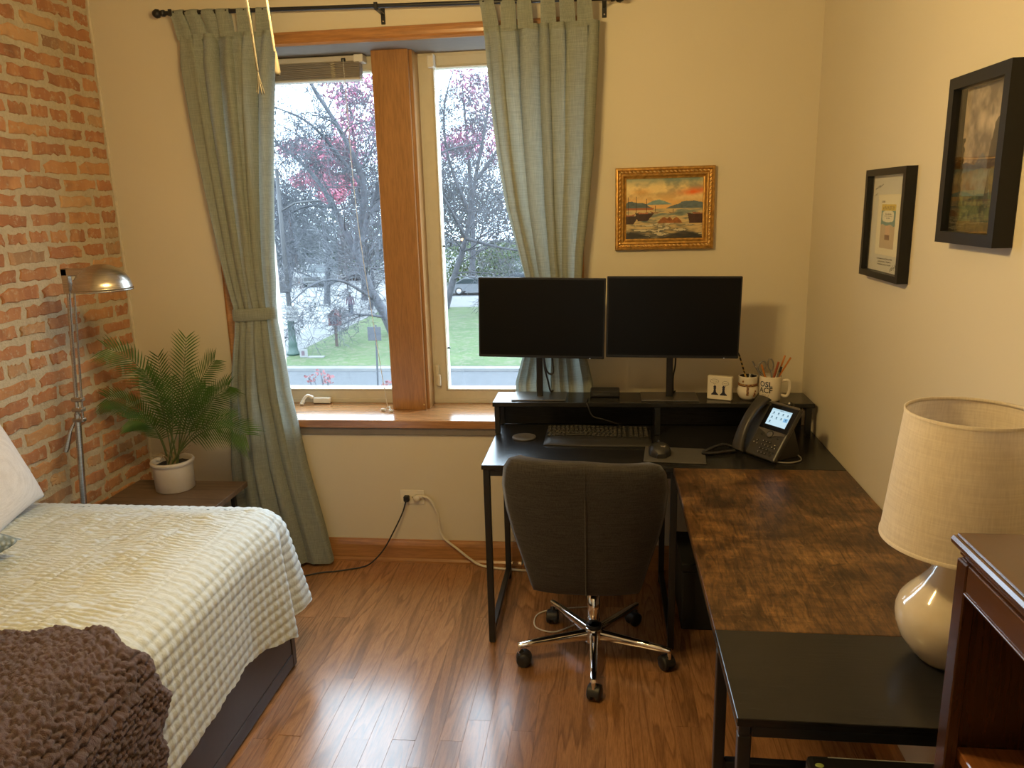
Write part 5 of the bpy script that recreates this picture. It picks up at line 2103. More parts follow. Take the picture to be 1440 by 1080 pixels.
for i in range(6):
    z_ = lerp(.060, .022, i / 5)
    r_ = interp([.01, .026, .042, .058], [.0345, .0415, .042, .0385], z_) + .0012
    a0_ = R(-100)
    tl_.append([Vector((r_ * math.cos(a0_ + d), r_ * math.sin(a0_ + d), z_)) for d in (-.11, 0, .11)])
MB().grid(tl_).build('scarf_tail', SCF.m, sca)
dec = MB()
for (aa, zz, rr) in ((-60, .030, .006), (-56, .040, .004), (-64, .022, .006), (-130, .078, .005)):
    r_ = .0425 if zz < .06 else .0378
    dec.blob((r_ * math.cos(R(aa)) * .98, r_ * math.sin(R(aa)) * .98, zz), (.004, .004, rr), 7, 5)
dec.build('painted_trim', SCF.m, sm)
hnd = lambda r0_, z0_, z1_, a_, out_: smooth_path([(r0_ * math.cos(a_), r0_ * math.sin(a_), z0_), ((r0_ + out_ * .8) * math.cos(a_), (r0_ + out_ * .8) * math.sin(a_), z0_ + .002), ((r0_ + out_) * math.cos(a_), (r0_ + out_) * math.sin(a_), (z0_ + z1_) / 2), ((r0_ + out_ * .7) * math.cos(a_), (r0_ + out_ * .7) * math.sin(a_), z1_ - .002), (r0_ * math.cos(a_), r0_ * math.sin(a_), z1_)], 6)
MB().tube(hnd(.035, .085, .045, R(35), .022), .0045, 8).build('handle', CREAM, sm)


def stick(name, label, cat, base, tip, r, m, parts_fn=None, sides=6, group=None):
    t = thing(name, label, cat, base, group=group)
    b, e = Vector(base), Vector(tip)
    part(MB().tube([b, e], r, sides, smooth=sides > 6), 'shaft', m, t)
    if parts_fn:
        parts_fn(t, b, e)
    return t


BAMB = NT('banded gold pencil')
v = BAMB.coord('Object', (1, 1, 95))
wv2 = BAMB.n('ShaderNodeTexNoise')
wv2.inputs['Scale'].default_value = 1.2
BAMB.l(v, wv2.inputs['Vector'])
BAMB.base(BAMB.ramp(wv2.outputs['Fac'], [(.46, (.02, .014, .01)), (.5, (.62, .42, .12))], 'CONSTANT'))
BAMB.set(Roughness=.4)
stick('banded_pencil', 'black and gold banded pencil standing in the snowman mug', 'pencil', (.582, 3.112, RZ + .03), (.535, 3.12, 1.045), .0036, BAMB.m,
      lambda t, b, e: part(MB().tube([e, e + (e - b).normalized() * .012], [.0036, .0008], 6), 'tip', BLACKP, t))

# mug with lettering
MUGC = Vector((.656, 3.095, RZ))
mg = thing('lettered_mug', 'cream mug with dark blue and black lettering holding pencils and scissors', 'mug', MUGC)
MR, MH = .0425, .101
MB().lathe([(0, .0005), (.036, .0008), (.0395, .004), (MR - .0005, .012), (MR, MH - .003), (MR - .0012, MH), (MR - .003, MH - .001), (MR - .0035, .01), (0, .008)], 48).build('body', CREAM, mg)
HA = R(-8)
MB().tube(hnd(MR - .002, .080, .022, HA, .034), .0062, 10).build('handle', CREAM, mg)
NAVY = mat('letter navy', (.015, .03, .075), .4)
INKB = mat('letter black', (.015, .015, .018), .4)


def on_mug(a0_, z0_):
    def f(x_, y_):
        a = a0_ + x_ / MR
        return Vector(((MR + .0005) * math.cos(a), (MR + .0005) * math.sin(a), z0_ + y_))
    return f


text_obj('letters', 'OSL', .030, NAVY, mg, on_mug(R(-126), .071), bold=.0006)
text_obj('letters', 'ACF', .030, INKB, mg, on_mug(R(-126), .047), bold=.0006)
text_obj('letters', 'ENT LI', .010, INKB, mg, on_mug(R(-126), .027))
PENO = mat('orange pencil', (.55, .19, .03), .4, var=.05)
PENR = mat('red-brown pencil', (.32, .075, .02), .4, var=.05)
GRY = mat('grey plastic', (.16, .15, .14), .4)


def pencil_tip(t, b, e):
    d = (e - b).normalized()
    part(MB().tube([e, e + d * .0005], [.0037, .0037], 6), 'painted_end', PENO, t)


def inmug(dx, dy, px, py, dep):
    b = MUGC + Vector((dx, dy, .012))
    return b, at_y(px, py, dep)


ins = [('pencil', 'orange pencil leaning far out over the mug handle', (-.012, .006), (1112, 503), 3.06, PENO, .0037),
       ('pencil', 'orange pencil standing upright at the back of the lettered mug', (.004, .012), (1104, 500), 3.10, PENO, .0037),
       ('pencil', 'short orange pencil at the scissors side of the lettered mug', (.004, -.012), (1071, 513), 3.07, PENO, .0037),
       ('pencil', 'thick red-brown pencil in front of the orange ones', (-.008, -.004), (1095, 509), 3.08, PENR, .0048)]
for nm, lb, (dx, dy), (qx, qy), dep, m_, r_ in ins:
    b, e = inmug(dx, dy, qx, qy, dep)
    stick(nm, lb, 'pencil', b, e, r_, m_, pencil_tip, group='pencils in the lettered mug')
b, e = inmug(.014, .004, 1058, 508, 3.09)
stick('silver_pen', 'thin silver pen leaning out of the lettered mug towards the snowman', 'pen', b, e, .0032, GRY,
      lambda t, b_, e_: part(MB().tube([e_ - (e_ - b_).normalized() * .03, e_], [.0036, .002], 10), 'clip_end', CHROME, t), 10)
b, e = inmug(-.006, -.010, 1099, 516, 3.07)
stick('grey_pen', 'grey pen with dark cap among the pencils in the lettered mug', 'pen', b, e, .0042, GRY,
      lambda t, b_, e_: part(MB().tube([e_ - (e_ - b_).normalized() * .022, e_], [.0046, .0044], 10), 'cap', BLACKP, t), 10)
scs = thing('scissors', 'pair of scissors with grey loop handles in the lettered mug', 'scissors', MUGC + Vector((0, .01, .012)))
SCG = mat('scissor grey', (.20, .185, .165), .35)
h1, h2 = at_y(1072, 510, 3.10), at_y(1084, 508, 3.115)
for hc, ang, (ra, rb) in ((h1, .35, (.0135, .021)), (h2, -.12, (.0105, .024))):
    ring_ = []
    for i in range(29):
        a = 2 * math.pi * i / 28
        lx, lz = ra * math.cos(a), rb * math.sin(a)
        ring_.append((hc.x + lx * math.cos(ang) + lz * math.sin(ang), hc.y, hc.z - .014 - lx * math.sin(ang) + lz * math.cos(ang)))
    part(MB().tube(ring_, .0032, 7, False), 'loop_handle', SCG, scs)
    lowp = Vector((hc.x + math.sin(ang) * -rb, hc.y, hc.z - .014 - rb))
    part(MB().tube([lowp, MUGC + Vector((.004 if ang > 0 else .010, .012, .07))], .0036, 7), 'shank', SCG, scs)
    part(MB().box(-.004, .004, -.0008, .0008, -.055, 0, .0005, Matrix.Translation(MUGC + Vector((.004 if ang > 0 else .010, .012 + (.002 if ang > 0 else 0), .07)))), 'blade', CHROME, scs)

# ------------------------------------------------------------------ office chair
CH = fabric('charcoal upholstery', (.030, .027, .025), (.062, .056, .051), .95, 420, 0, .6)
HUB = Vector((-.041, 2.603, 0))
ch = thing('office_chair', 'dark grey upholstered office chair on a chrome five-star base', 'chair', HUB)
part(MB().lathe([(0, .118), (.03, .118), (.034, .112), (.034, .062), (.030, .055), (0, .055)], 28, HUB), 'hub', CHROME, ch)
part(MB().lathe([(.029, .118), (.029, .127), (.026, .130), (.024, .130)], 28, HUB), 'hub_collar', BLACKP, ch)
part(MB().lathe([(0, .12), (.0235, .12), (.0235, .27), (.015, .27), (.015, .40), (0, .40)], 24, HUB), 'gas_column', CHROME, ch)
part(MB().box(HUB.x - .07, HUB.x + .07, HUB.y - .09, HUB.y + .09, .385, .41, .004), 'tilt_mechanism', BLACKP, ch)
for k in range(5):
    a = R(-89.5 + 72 * k)
    d = Vector((math.cos(a), math.sin(a), 0))
    n_ = Vector((-d.y, d.x, 0))
    rows_ = []
    for t, (w_, h0, h1_) in ((0, (.017, .066, .110)), (.35, (.0155, .070, .104)), (.75, (.013, .073, .097)), (.97, (.0115, .074, .092)), (1, (.008, .076, .090))):
        p = HUB + d * lerp(.026, .292, t)
        rows_.append([p + n_ * (w_ * math.copysign(abs(math.cos(b_)) ** .7, math.cos(b_))) + Vector((0, 0, (h0 + h1_) / 2 + (h1_ - h0) / 2 * math.copysign(abs(math.sin(b_)) ** .7, math.sin(b_)))) for b_ in [2 * math.pi * q / 14 for q in range(14)]])
    lg = MB().grid(rows_, True, True)
    lg.add(rows_[-1], [tuple(range(14))])
    leg_o = part(lg, 'base_leg', CHROME, ch)
    cp = HUB + d * .284
    part(MB().tube([cp + Vector((0, 0, .076)), cp + Vector((0, 0, .050))], .0075, 10), 'caster_stem', CHROME, leg_o)
    # twin wheel caster, trailing
    sw = a + R(50 if k % 2 else 75)
    ax = Vector((math.cos(sw), math.sin(sw), 0))
    tr2 = Vector((-ax.y, ax.x, 0))
    wc_ = cp + tr2 * .014 + Vector((0, 0, .0275))
    rot = Matrix.Translation(wc_) @ ax.to_track_quat('Z', 'Y').to_matrix().to_4x4()
    wm = MB()
    for s0 in (-.024, .005):
        wm.lathe([(0, s0), (.021, s0), (.0265, s0 + .004), (.0272, s0 + .009), (.0265, s0 + .015), (.021, s0 + .019), (0, s0 + .019)], 24, (0, 0, 0), rot)
    for s0, nm in ((-.024, 0), (.005, 1)):
        part(MB().lathe([(0, s0), (.021, s0), (.0265, s0 + .004), (.0272, s0 + .009), (.0265, s0 + .015), (.021, s0 + .019), (0, s0 + .019)], 24, (0, 0, 0), rot), 'caster_wheel', BLACKP, ch)
    hood = MB().lathe([(.0285, -.02), (.0295, -.012), (.0295, .012), (.0285, .02)], 14, (0, 0, 0), rot, True, R(0), R(180))
    hood.tube([cp + Vector((0, 0, .062)), wc_ + Vector((0, 0, .02))], [.010, .008], 8)
    part(hood, 'caster_fork', BLACKP, ch)
# back: curved padded shell, narrower below, top corners rounded
BKW_Z = [0, .06, .15, .30, .45, .62, .80, .92, .98, 1.0]
BKW_W = [.182, .193, .204, .224, .244, .261, .266, .256, .236, .200]
zb, zt = .345, .892
cxb = -.066


def back_pt(u, t, off):
    """u -1..1 across, t 0..1 up, off = depth behind the middle surface (towards the camera negative y)"""
    # superelliptic outline
    w = interp(BKW_Z, BKW_W, t)
    x_ = cxb + w * u
    lean = lerp(2.415, 2.235, t)
    wrap = .075 * (abs(u) ** 2.6) * (.35 + .65 * min(1, t * 1.6)) * (1 - .3 * t)
    return Vector((x_, lean + wrap + off, lerp(zb, zt - .018 * max(0, u) - .0 * u, t)))


nu_, nv_ = 36, 44
outer, inner = [], []
for j in range(nv_ + 1):
    t = j / nv_
    ro, ri = [], []
    for i in range(nu_ + 1):
        u = -1 + 2 * i / nu_
        e = max(0, 1 - abs(u) ** 5) * max(0, 1 - abs(2 * t - 1) ** 9)
        th = .030 * e ** .4
        ro.append(back_pt(u, t, -th))
        ri.append(back_pt(u, t, th))
    outer.append(ro)
    inner.append(ri)
bm_ = MB().grid(outer)
bm_.grid([r_[::-1] for r_ in inner])
bo = weld(part(bm_, 'backrest', CH, ch), 1e-4)
# seam ridge down the lower back
seam = []
for i in range(20):
    t = lerp(.78, .02, i / 19)
    seam.append(back_pt(0.02, t, -.0302))
part(MB().tube(seam, [.0014] + [.0032] * 18 + [.002], 8), 'back_seam', CH, bo)
part(MB().tube([back_pt(.02, lerp(.985, .80, i / 9), -.0298) for i in range(10)], .0009, 5), 'top_seam', CH, bo)
# seat
P1, P2 = [], []
for i in range(29):
    r1, r2 = [], []
    for j in range(29):
        u, v_ = -1 + 2 * i / 28, -1 + 2 * j / 28
        k_ = 1 - .10 * v_ ** 2 * abs(u)
        x_ = cxb + .205 * u * (1 - .06 * v_ * v_) * (1 if v_ > -.4 else lerp(.82, 1, (v_ + 1) / .6))
        y_ = 2.625 + .235 * v_ * (1 - .05 * u * u)
        e = max(0, 1 - abs(u) ** 6) * max(0, 1 - abs(v_) ** 6)
        r1.append((x_, y_, .452 + .040 * e ** .35 + .012 * abs(u) ** 2))
        r2.append((x_, y_, .452 - .040 * e ** .35))
    P1.append(r1)
    P2.append(r2)
smb = MB().grid([r_[::-1] for r_ in P1])
smb.grid(P2)
weld(part(smb, 'seat', CH, ch), 1e-4)

# ------------------------------------------------------------------ table lamp
LX, LYY = .692, 1.50
GLZ = mat('cream glaze', (.66, .58, .46), .10, var=.03, coat=.7)
tl2 = thing('table_lamp', 'cream ceramic table lamp with a tapered linen shade', 'table lamp', (LX, LYY, DZ))
lp_prof = [(0, .001), (.052, .001), (.056, .006), (.074, .025), (.090, .050), (.0985, .078), (.100, .098), (.098, .112), (.092, .128), (.078, .146), (.060, .166), (.043, .190), (.031, .215), (.024, .240), (.021, .262), (.022, .272), (.018, .276), (0, .276)]
part(MB().lathe(lp_prof, 64, (LX, LYY, DZ)), 'base', GLZ, tl2)
part(MB().tube([(LX, LYY, DZ + .27), (LX, LYY, DZ + .40)], .006, 12), 'stem', mat('lamp brass', (.55, .42, .2), .3, 1.0), tl2)
LINEN = fabric('linen shade', (.70, .62, .52), (.80, .72, .61), .9, 300, .22, .6)
zs0, zs1 = DZ + .262, DZ + .522
Rb, Rt = .141, .115
sh = part(MB().lathe([(Rb, zs0 - DZ), (Rt, zs1 - DZ)] if False else [(lerp(Rb, Rt, i / 8), lerp(zs0, zs1, i / 8) - DZ) for i in range(9)], 72, (LX, LYY, DZ)), 'shade', LINEN, tl2)
part(MB().lathe([(Rb + .0012, -.002), (Rb + .0012, .005), (Rb - .002, .006), (Rb - .002, -.002), (Rb + .0012, -.002)], 72, (LX, LYY, zs0)), 'shade_trim', LINEN, sh)
part(MB().lathe([(Rt + .0012, -.005), (Rt + .0012, .002), (Rt - .002, .002), (Rt - .002, -.005), (Rt + .0012, -.005)], 72, (LX, LYY, zs1)), 'shade_trim', LINEN, sh)
hp = MB()
for k in range(3):
    a = 2 * math.pi * k / 3 + .5
    hp.tube([(LX, LYY, zs1 - .13), (LX + (Rt + .013) * math.cos(a), LYY + (Rt + .013) * math.sin(a), zs1 - .15)], .0015, 6)
part(hp, 'spider', mat('lamp brass', (.55, .42, .2), .3, 1.0), sh)
part(MB().lathe([(0, .085), (.012, .083), (.028, .055), (.03, .04), (.02, .015), (.014, 0), (0, 0)], 20, (LX, LYY, DZ + .39)), 'bulb', mat('frosted bulb', (.8, .78, .72), .4), tl2)

# ------------------------------------------------------------------ cherry bookcase
CHERRY = wood('cherry veneer', (.115, .046, .017), (.07, .026, .010), 'Y', 1.0, .22, .6, .3, False)
CHERV = wood('cherry veneer upright', (.075, .028, .011), (.045, .015, .006), 'Z', 1.0, .25, .5, .3, False)
bkc = thing('bookcase', 'reddish cherry bookcase with moulded top beside the table lamp', 'bookcase', (.69, .75, 0))
CX0, CX1, CY0, CY1, CZ = .533, XR - .003, .28, 1.148, 1.156
# moulded top, overhanging
tp_prof = [(.006, -.034), (.006, -.026), (-.002, -.022), (-.009, -.014), (-.010, -.008), (-.007, -.003), (-.001, -.003), (.0, 0), (CX1 - CX0 - .001, 0), (CX1 - CX0 - .001, -.034)]
tpm = MB()
profile_bar(tpm, (CX0, CY0, CZ), (CX0, CY1 + .008, CZ), tp_prof, (1, 0, 0), (0, 0, 1))
part(tpm, 'top', CHERRY, bkc)
part(MB().box(CX0 + .004, CX1, CY1 - .018, CY1, .002, CZ - .035, .001), 'side_panel', CHERV, bkc)
part(MB().box(CX0 + .004, CX1, CY0, CY0 + .018, .002, CZ - .035, .001), 'side_panel', CHERV, bkc)
part(MB().box(CX1 - .008, CX1, CY0 + .019, CY1 - .019, .002, CZ - .035), 'back_panel', CHERV, bkc)
# face frame
part(MB().box(CX0 - .001, CX0 + .018, CY1 - .030, CY1 + .001, .002, CZ - .036, .002), 'stile', CHERV, bkc)
part(MB().box(CX0 - .001, CX0 + .018, CY0 - .001, CY0 + .030, .002, CZ - .036, .002), 'stile', CHERV, bkc)
part(MB().box(CX0 + .001, CX0 + .018, CY0 + .031, CY1 - .031, CZ - .080, CZ - .036, .001), 'top_rail', CHERRY, bkc)
part(MB().tube([(CX0 + .001, CY0 + .031, CZ - .081), (CX0 + .001, CY1 - .031, CZ - .081)], .0028, 8), 'rail_bead', CHERRY, bkc)
part(MB().box(CX0 + .001, CX0 + .018, CY0 + .031, CY1 - .031, .002, .07, .001), 'bottom_rail', CHERRY, bkc)
SHW = wood('cherry shelf', (.30, .115, .036), (.20, .07, .022), 'Y', 1.0, .2, .6, .3, False)
for zz in (.07, .43, .785):
    part(MB().box(CX0 + .020, CX1 - .009, CY0 + .019, CY1 - .019, zz, zz + .02, .002), 'shelf', SHW, bkc)

# black case standing between the desk end and the bookcase
bcs = thing('black_case', 'slim black case with a small green badge standing beside the bookcase', 'case', (.55, 1.215, 0))
part(MB().box(.362, .80, 1.165, 1.262, .012, .672, .010), 'shell', mat('case black', (.007, .007, .008), .35, spec=.25), bcs)
part(MB().box(.375, .77, 1.1625, 1.1655, .04, .64, .002), 'front_panel', mat('case panel', (.006, .006, .006), .2), bcs)
part(MB().tube([(.40, 1.254, .6715), (.79, 1.254, .6715)], .0012, 6), 'edge_highlight', mat('case edge highlight', (.22, .22, .22), .4), bcs)  # pale line paints the highlight along the top of the case
bdg = MB().lathe([(0, .0008), (.006, .0007), (.0066, 0)], 20, (0, 0, 0), Matrix.Translation((.380, 1.232, .6718)) @ Matrix.Diagonal((1.2, .9, 1, 1)))
part(bdg, 'badge', mat('green badge', (.20, .26, .06), .5), bcs)
part(MB().box(.37, .42, 1.18, 1.25, 0, .012, .001), 'foot', BLACKP, bcs)
part(MB().box(.72, .77, 1.18, 1.25, 0, .012, .001), 'foot', BLACKP, bcs)
# white charging cable loop on the floor behind the chair
wl_ = MB().tube(smooth_path([(-.12, 2.80, .004), (-.2, 2.74, .004), (-.275, 2.77, .004), (-.28, 2.86, .004), (-.22, 2.91, .004), (-.05, 2.95, .004)], 8), .003, 6)
tag(wl_.build('charging_cable', WCM), 'thin white cable looped on the floor behind the chair base', 'cable')

# ------------------------------------------------------------------ the street outside (second-floor view)
def ground(name, label, cat, pts, z0, z1, m):
    o = MB().prism(pts, z0, z1).build(name, m)
    return struct(o, label, cat)


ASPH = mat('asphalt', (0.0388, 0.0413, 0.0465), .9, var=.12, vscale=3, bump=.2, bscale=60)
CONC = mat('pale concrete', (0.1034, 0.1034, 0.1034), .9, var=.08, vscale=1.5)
GRASS = NT('lawn grass')
v = GRASS.coord('Object')
g1 = GRASS.noise(v, .35, 4, .6)
g2 = GRASS.noise(v, 3.0, 4, .75)
gc = GRASS.ramp(g1, [(.3, (.022, .046, .008)), (.7, (.036, .064, .012))])
GRASS.base(GRASS.mix(GRASS.ramp(g2, [(.50, (0, 0, 0)), (.58, (.7, .7, .7))]), gc, (0.0760, 0.0722, 0.0456)))
GRASS.set(Roughness=.95)
GRASS.bump(g2, .6, .05)
# street grid is square to the house: lawn on the far corner, walk along x = -16.4
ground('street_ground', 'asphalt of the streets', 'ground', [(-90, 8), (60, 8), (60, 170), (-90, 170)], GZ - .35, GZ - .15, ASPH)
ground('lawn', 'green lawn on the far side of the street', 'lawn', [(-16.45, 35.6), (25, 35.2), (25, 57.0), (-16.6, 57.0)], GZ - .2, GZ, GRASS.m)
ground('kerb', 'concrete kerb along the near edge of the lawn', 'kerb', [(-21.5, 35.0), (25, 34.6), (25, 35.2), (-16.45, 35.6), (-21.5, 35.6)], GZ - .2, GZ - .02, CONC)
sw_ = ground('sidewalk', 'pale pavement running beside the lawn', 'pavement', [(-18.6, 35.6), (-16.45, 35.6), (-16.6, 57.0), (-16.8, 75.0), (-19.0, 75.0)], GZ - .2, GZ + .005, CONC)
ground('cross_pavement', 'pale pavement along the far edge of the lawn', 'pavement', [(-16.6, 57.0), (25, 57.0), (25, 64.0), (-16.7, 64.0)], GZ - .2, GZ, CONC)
JNT = mat('paving joint', (0.0413, 0.0413, 0.0413), .9)
for k in range(14):
    yy = 37 + k * 1.9
    o = MB().box(-18.5, -16.55, yy, yy + .05, GZ + .0052, GZ + .008).build('joint', JNT, sw_)
ground('side_street', 'bright concrete side street beyond the pavement', 'street', [(-60, 40), (-19.0, 37.0), (-19.2, 90), (-60, 90)], GZ - .2, GZ - .12, mat('bright concrete', (0.1447, 0.1447, 0.1447), .85, var=.05, vscale=1))
ground('far_ground', 'pale ground beyond the far street', 'ground', [(-90, 76), (60, 76), (60, 150), (-90, 150)], GZ - .3, GZ - .10, CONC)

BARK = mat('grey bark', (.046, .048, .056), .95, var=.3, vscale=4, bump=.6, bscale=30, bdist=.02)
TWIG = mat('pale twig', (0.1824, 0.1786, 0.1900), .9, var=.2)


def leaf_cloud(mb, c, rad, n, size, q, flat=.9):
    for _ in range(n):
        while True:
            a = Vector((q.uniform(-1, 1), q.uniform(-1, 1), q.uniform(-1, 1)))
            if a.length < 1:
                break
        p = Vector(c) + Vector((a.x * rad[0], a.y * rad[1], a.z * rad[2]))
        u_ = Vector((q.uniform(-1, 1), q.uniform(-1, 1), q.uniform(-1, 1))).normalized()
        w_ = u_.orthogonal().normalized()
        s = size * q.uniform(.6, 1.3)
        mb.add([p - u_ * s, p + w_ * s * .6, p + u_ * s, p - w_ * s * .6], [(0, 1, 2, 3)])


def grow(mb, p, d, L, r, lvl, q, maxl, spread, gravity=0.0, nchild=(4, 6), ends=None):
    """one branch as a bent tapering tube, with its side branches"""
    segs = 6 if lvl < 2 else 4
    pts, rs_ = [p.copy()], [r]
    dd = d.normalized()
    for i in range(segs):
        dd = (dd + Vector((q.gauss(0, .12), q.gauss(0, .12), q.gauss(0, .10) - gravity * (i / segs)))).normalized()
        p = p + dd * (L / segs)
        pts.append(p.copy())
        rs_.append(max(.008, r * (1 - .75 * (i + 1) / segs)))
    mb.tube(pts, rs_, 6 if lvl < 2 else 3, False, lvl < 2)
    if lvl >= maxl:
        if ends is not None:
            ends.append(pts[-1])
        return
    for k in range(q.randint(*nchild)):
        t = q.uniform(.25, 1.0)
        i = min(segs - 1, int(t * segs))
        bp = pts[i].lerp(pts[i + 1], t * segs - i)
        tg = (pts[i + 1] - pts[i]).normalized()
        side = Vector((q.gauss(0, 1), q.gauss(0, 1), q.gauss(0, 1)))
        side = (side - tg * side.dot(tg)).normalized()
        nd = (tg * q.uniform(.4, 1.0) + side * spread * q.uniform(.6, 1.2) + Vector((0, 0, .15))).normalized()
        grow(mb, bp, nd, L * q.uniform(.45, .68), max(.013, r * .45), lvl + 1, q, maxl, spread, gravity * 1.2, nchild, ends)


def limb(mb, pts, r0, r1, q, nside, L, maxl, spread=.9, gravity=.1, ends=None):
    """a traced limb: thick tube through given points plus grown side branches"""
    sp_ = smooth_path(pts, 6)
    n = len(sp_)
    mb.tube(sp_, [lerp(r0, r1, i / (n - 1)) for i in range(n)], 8, False, True)
    for k in range(nside):
        t = q.uniform(.15, 1.0)
        i = min(n - 2, int(t * (n - 1)))
        tg = (sp_[i + 1] - sp_[i]).normalized()
        side = Vector((q.gauss(0, 1), q.gauss(0, 1), q.gauss(0, .8)))
        side = (side - tg * side.dot(tg)).normalized()
        nd = (tg * .5 + side * spread).normalized()
        grow(mb, sp_[i], nd, L * q.uniform(.6, 1.2), lerp(r0, r1, t) * .35, 1, q, maxl, spread, gravity, (4, 6), ends)


tq = random.Random(21)
TY = 43.0
base = at_z(555, 472, GZ)
TY = base.y
PXY = lambda px, py, dy=0: at_y(px, py, TY + dy)
# bare spreading tree behind the post
tree1 = thing('bare_tree', 'big bare grey tree with leaning trunk on the lawn behind the window post', 'tree', base)
mb = MB()
ends = []
limb(mb, [base, PXY(540, 440), PXY(520, 405), PXY(500, 352)], .34, .24, tq, 2, 3.0, 4, ends=ends)
part(mb, 'trunk', BARK, tree1)
for nm, pts_, ra, rb, ns_2, L_ in (
        ('branch', [PXY(520, 405), PXY(470, 292, 1), PXY(430, 235, 2), PXY(375, 190, 3)], .20, .06, 18, 3.8),
        ('branch', [PXY(500, 352), PXY(512, 265, -1), PXY(482, 190, -2), PXY(440, 122, -3), PXY(418, 70, -4)], .20, .07, 20, 3.6),
        ('branch', [PXY(500, 352), PXY(530, 270, 2), PXY(545, 180, 2), PXY(552, 60, 3)], .17, .06, 18, 3.6),
        ('branch', [PXY(512, 265, -1), PXY(470, 210), PXY(430, 170), PXY(380, 148)], .11, .04, 14, 3.0),
        ('branch', [PXY(470, 292, 1), PXY(430, 290), PXY(395, 310), PXY(372, 340)], .10, .03, 14, 2.8),
        ('branch', [PXY(525, 420), PXY(480, 395, -3), PXY(440, 400, -5), PXY(405, 430, -6)], .10, .025, 12, 2.6),
        ('branch', [PXY(520, 300), PXY(570, 250, 2), PXY(620, 215, 3), PXY(680, 200, 4)], .13, .04, 15, 3.2)):
    mb = MB()
    limb(mb, pts_, ra, rb, tq, ns_2, L_, 4, ends=ends)
    part(mb, nm, BARK, tree1)
# second tree, in the right window
base2 = at_z(627, 434, GZ)
tree2 = thing('bare_tree', 'slim bare tree on the far side of the lawn by the parked cars', 'tree', base2)
P2_ = lambda px, py, dy=0: at_y(px, py, base2.y + dy)
for nm, pts_, ra, rb, ns_2, L_ in (
        ('trunk', [base2, P2_(640, 385), P2_(655, 335), P2_(668, 255), P2_(682, 180), P2_(690, 130)], .26, .05, 20, 4.6),
        ('branch', [P2_(655, 335), P2_(690, 345, -2), P2_(730, 352, -3), P2_(770, 350, -4)], .13, .04, 10, 4.0),
        ('branch', [P2_(655, 335), P2_(625, 280, -2), P2_(600, 240, -2), P2_(580, 180, -3)], .13, .04, 10, 4.0),
        ('branch', [P2_(668, 255), P2_(700, 210, 2), P2_(730, 160, 3), P2_(750, 90, 3)], .12, .04, 11, 4.2),
        ('branch', [P2_(660, 300), P2_(630, 220, 1), P2_(625, 150, 1), P2_(640, 90, 2)], .12, .03, 11, 4.2)):
    mb = MB()
    limb(mb, pts_, ra, rb, tq, ns_2, L_, 4)
    part(mb, nm, BARK, tree2)


# maples that still carry pink-red leaves
def maple(label, px, py, dist, rad, n, seed, col, clumps):
    q = random.Random(seed)
    c = at_y(px, py, dist)
    t = thing('autumn_maple', label, 'tree', (c.x, dist, GZ), group='autumn maples beyond the lawn')
    mb = MB()
    limb(mb, [Vector((c.x, dist, GZ)), Vector((c.x + .3, dist, GZ + (c.z - GZ) * .45)), Vector((c.x - .2, dist, c.z + rad[2] * .6))], .3, .06, q, 22, rad[0] * .8, 3, 1.0, .0)
    part(mb, 'trunk', BARK, t)
    lf_ = MB()
    for k in range(clumps):
        a = Vector((q.uniform(-1, 1), q.uniform(-1, 1), q.uniform(-.9, 1)))
        cc = c + Vector((a.x * rad[0], a.y * rad[1], a.z * rad[2])) * .8
        leaf_cloud(lf_, cc, (rad[0] * .33, rad[1] * .33, rad[2] * .26), n // clumps, .16, q)
    tag(part(lf_, 'leaves', mat('maple leaf %d' % seed, col, .8, var=.35, vscale=1.2), t), kind='stuff')


maple('pink-leaved maple high above the street pole and pickup truck', 495, 165, 62, (4.8, 3, 4.6), 2600, 3, (.30, .10, .16), 14)
maple('pale red maple lower down behind the leaning bare tree', 445, 240, 60, (3.9, 2.5, 2.8), 2400, 5, (.31, .09, .13), 12)
maple('pink-red maple standing tall behind the slim bare tree', 655, 165, 72, (6.0, 3, 4.6), 4400, 8, (.30, .10, .165), 18)
maple('mauve maple hidden mostly behind the oak window post', 575, 190, 78, (4.5, 3, 5.4), 2200, 9, (.20, .11, .16), 12)


def bush(name, label, px, py, dist, rad, n, seed, c, size=.16, cat='shrub', group=None, hide=True):
    q = random.Random(seed)
    p = at_y(px, py, dist)
    o = thing(name, label, cat, (p.x, dist, GZ), group=group)
    mb = MB()
    for k in range(12):
        a = Vector((q.uniform(-1, 1), q.uniform(-1, 1), q.uniform(-1, 1))) * .7
        leaf_cloud(mb, p + Vector((a.x * rad[0], a.y * rad[1], a.z * rad[2])), (rad[0] * .5, rad[1] * .5, rad[2] * .5), n // 12, size, q)
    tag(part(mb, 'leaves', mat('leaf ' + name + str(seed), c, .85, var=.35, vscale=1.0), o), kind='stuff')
    st_ = MB()
    for k in range(5):
        st_.tube([(p.x + q.uniform(-.3, .3), dist + q.uniform(-.3, .3), GZ - .1), (p.x + q.uniform(-.6, .6) * rad[0], dist, p.z)], .05, 5, False)
    part(st_, 'stems', BARK, o)


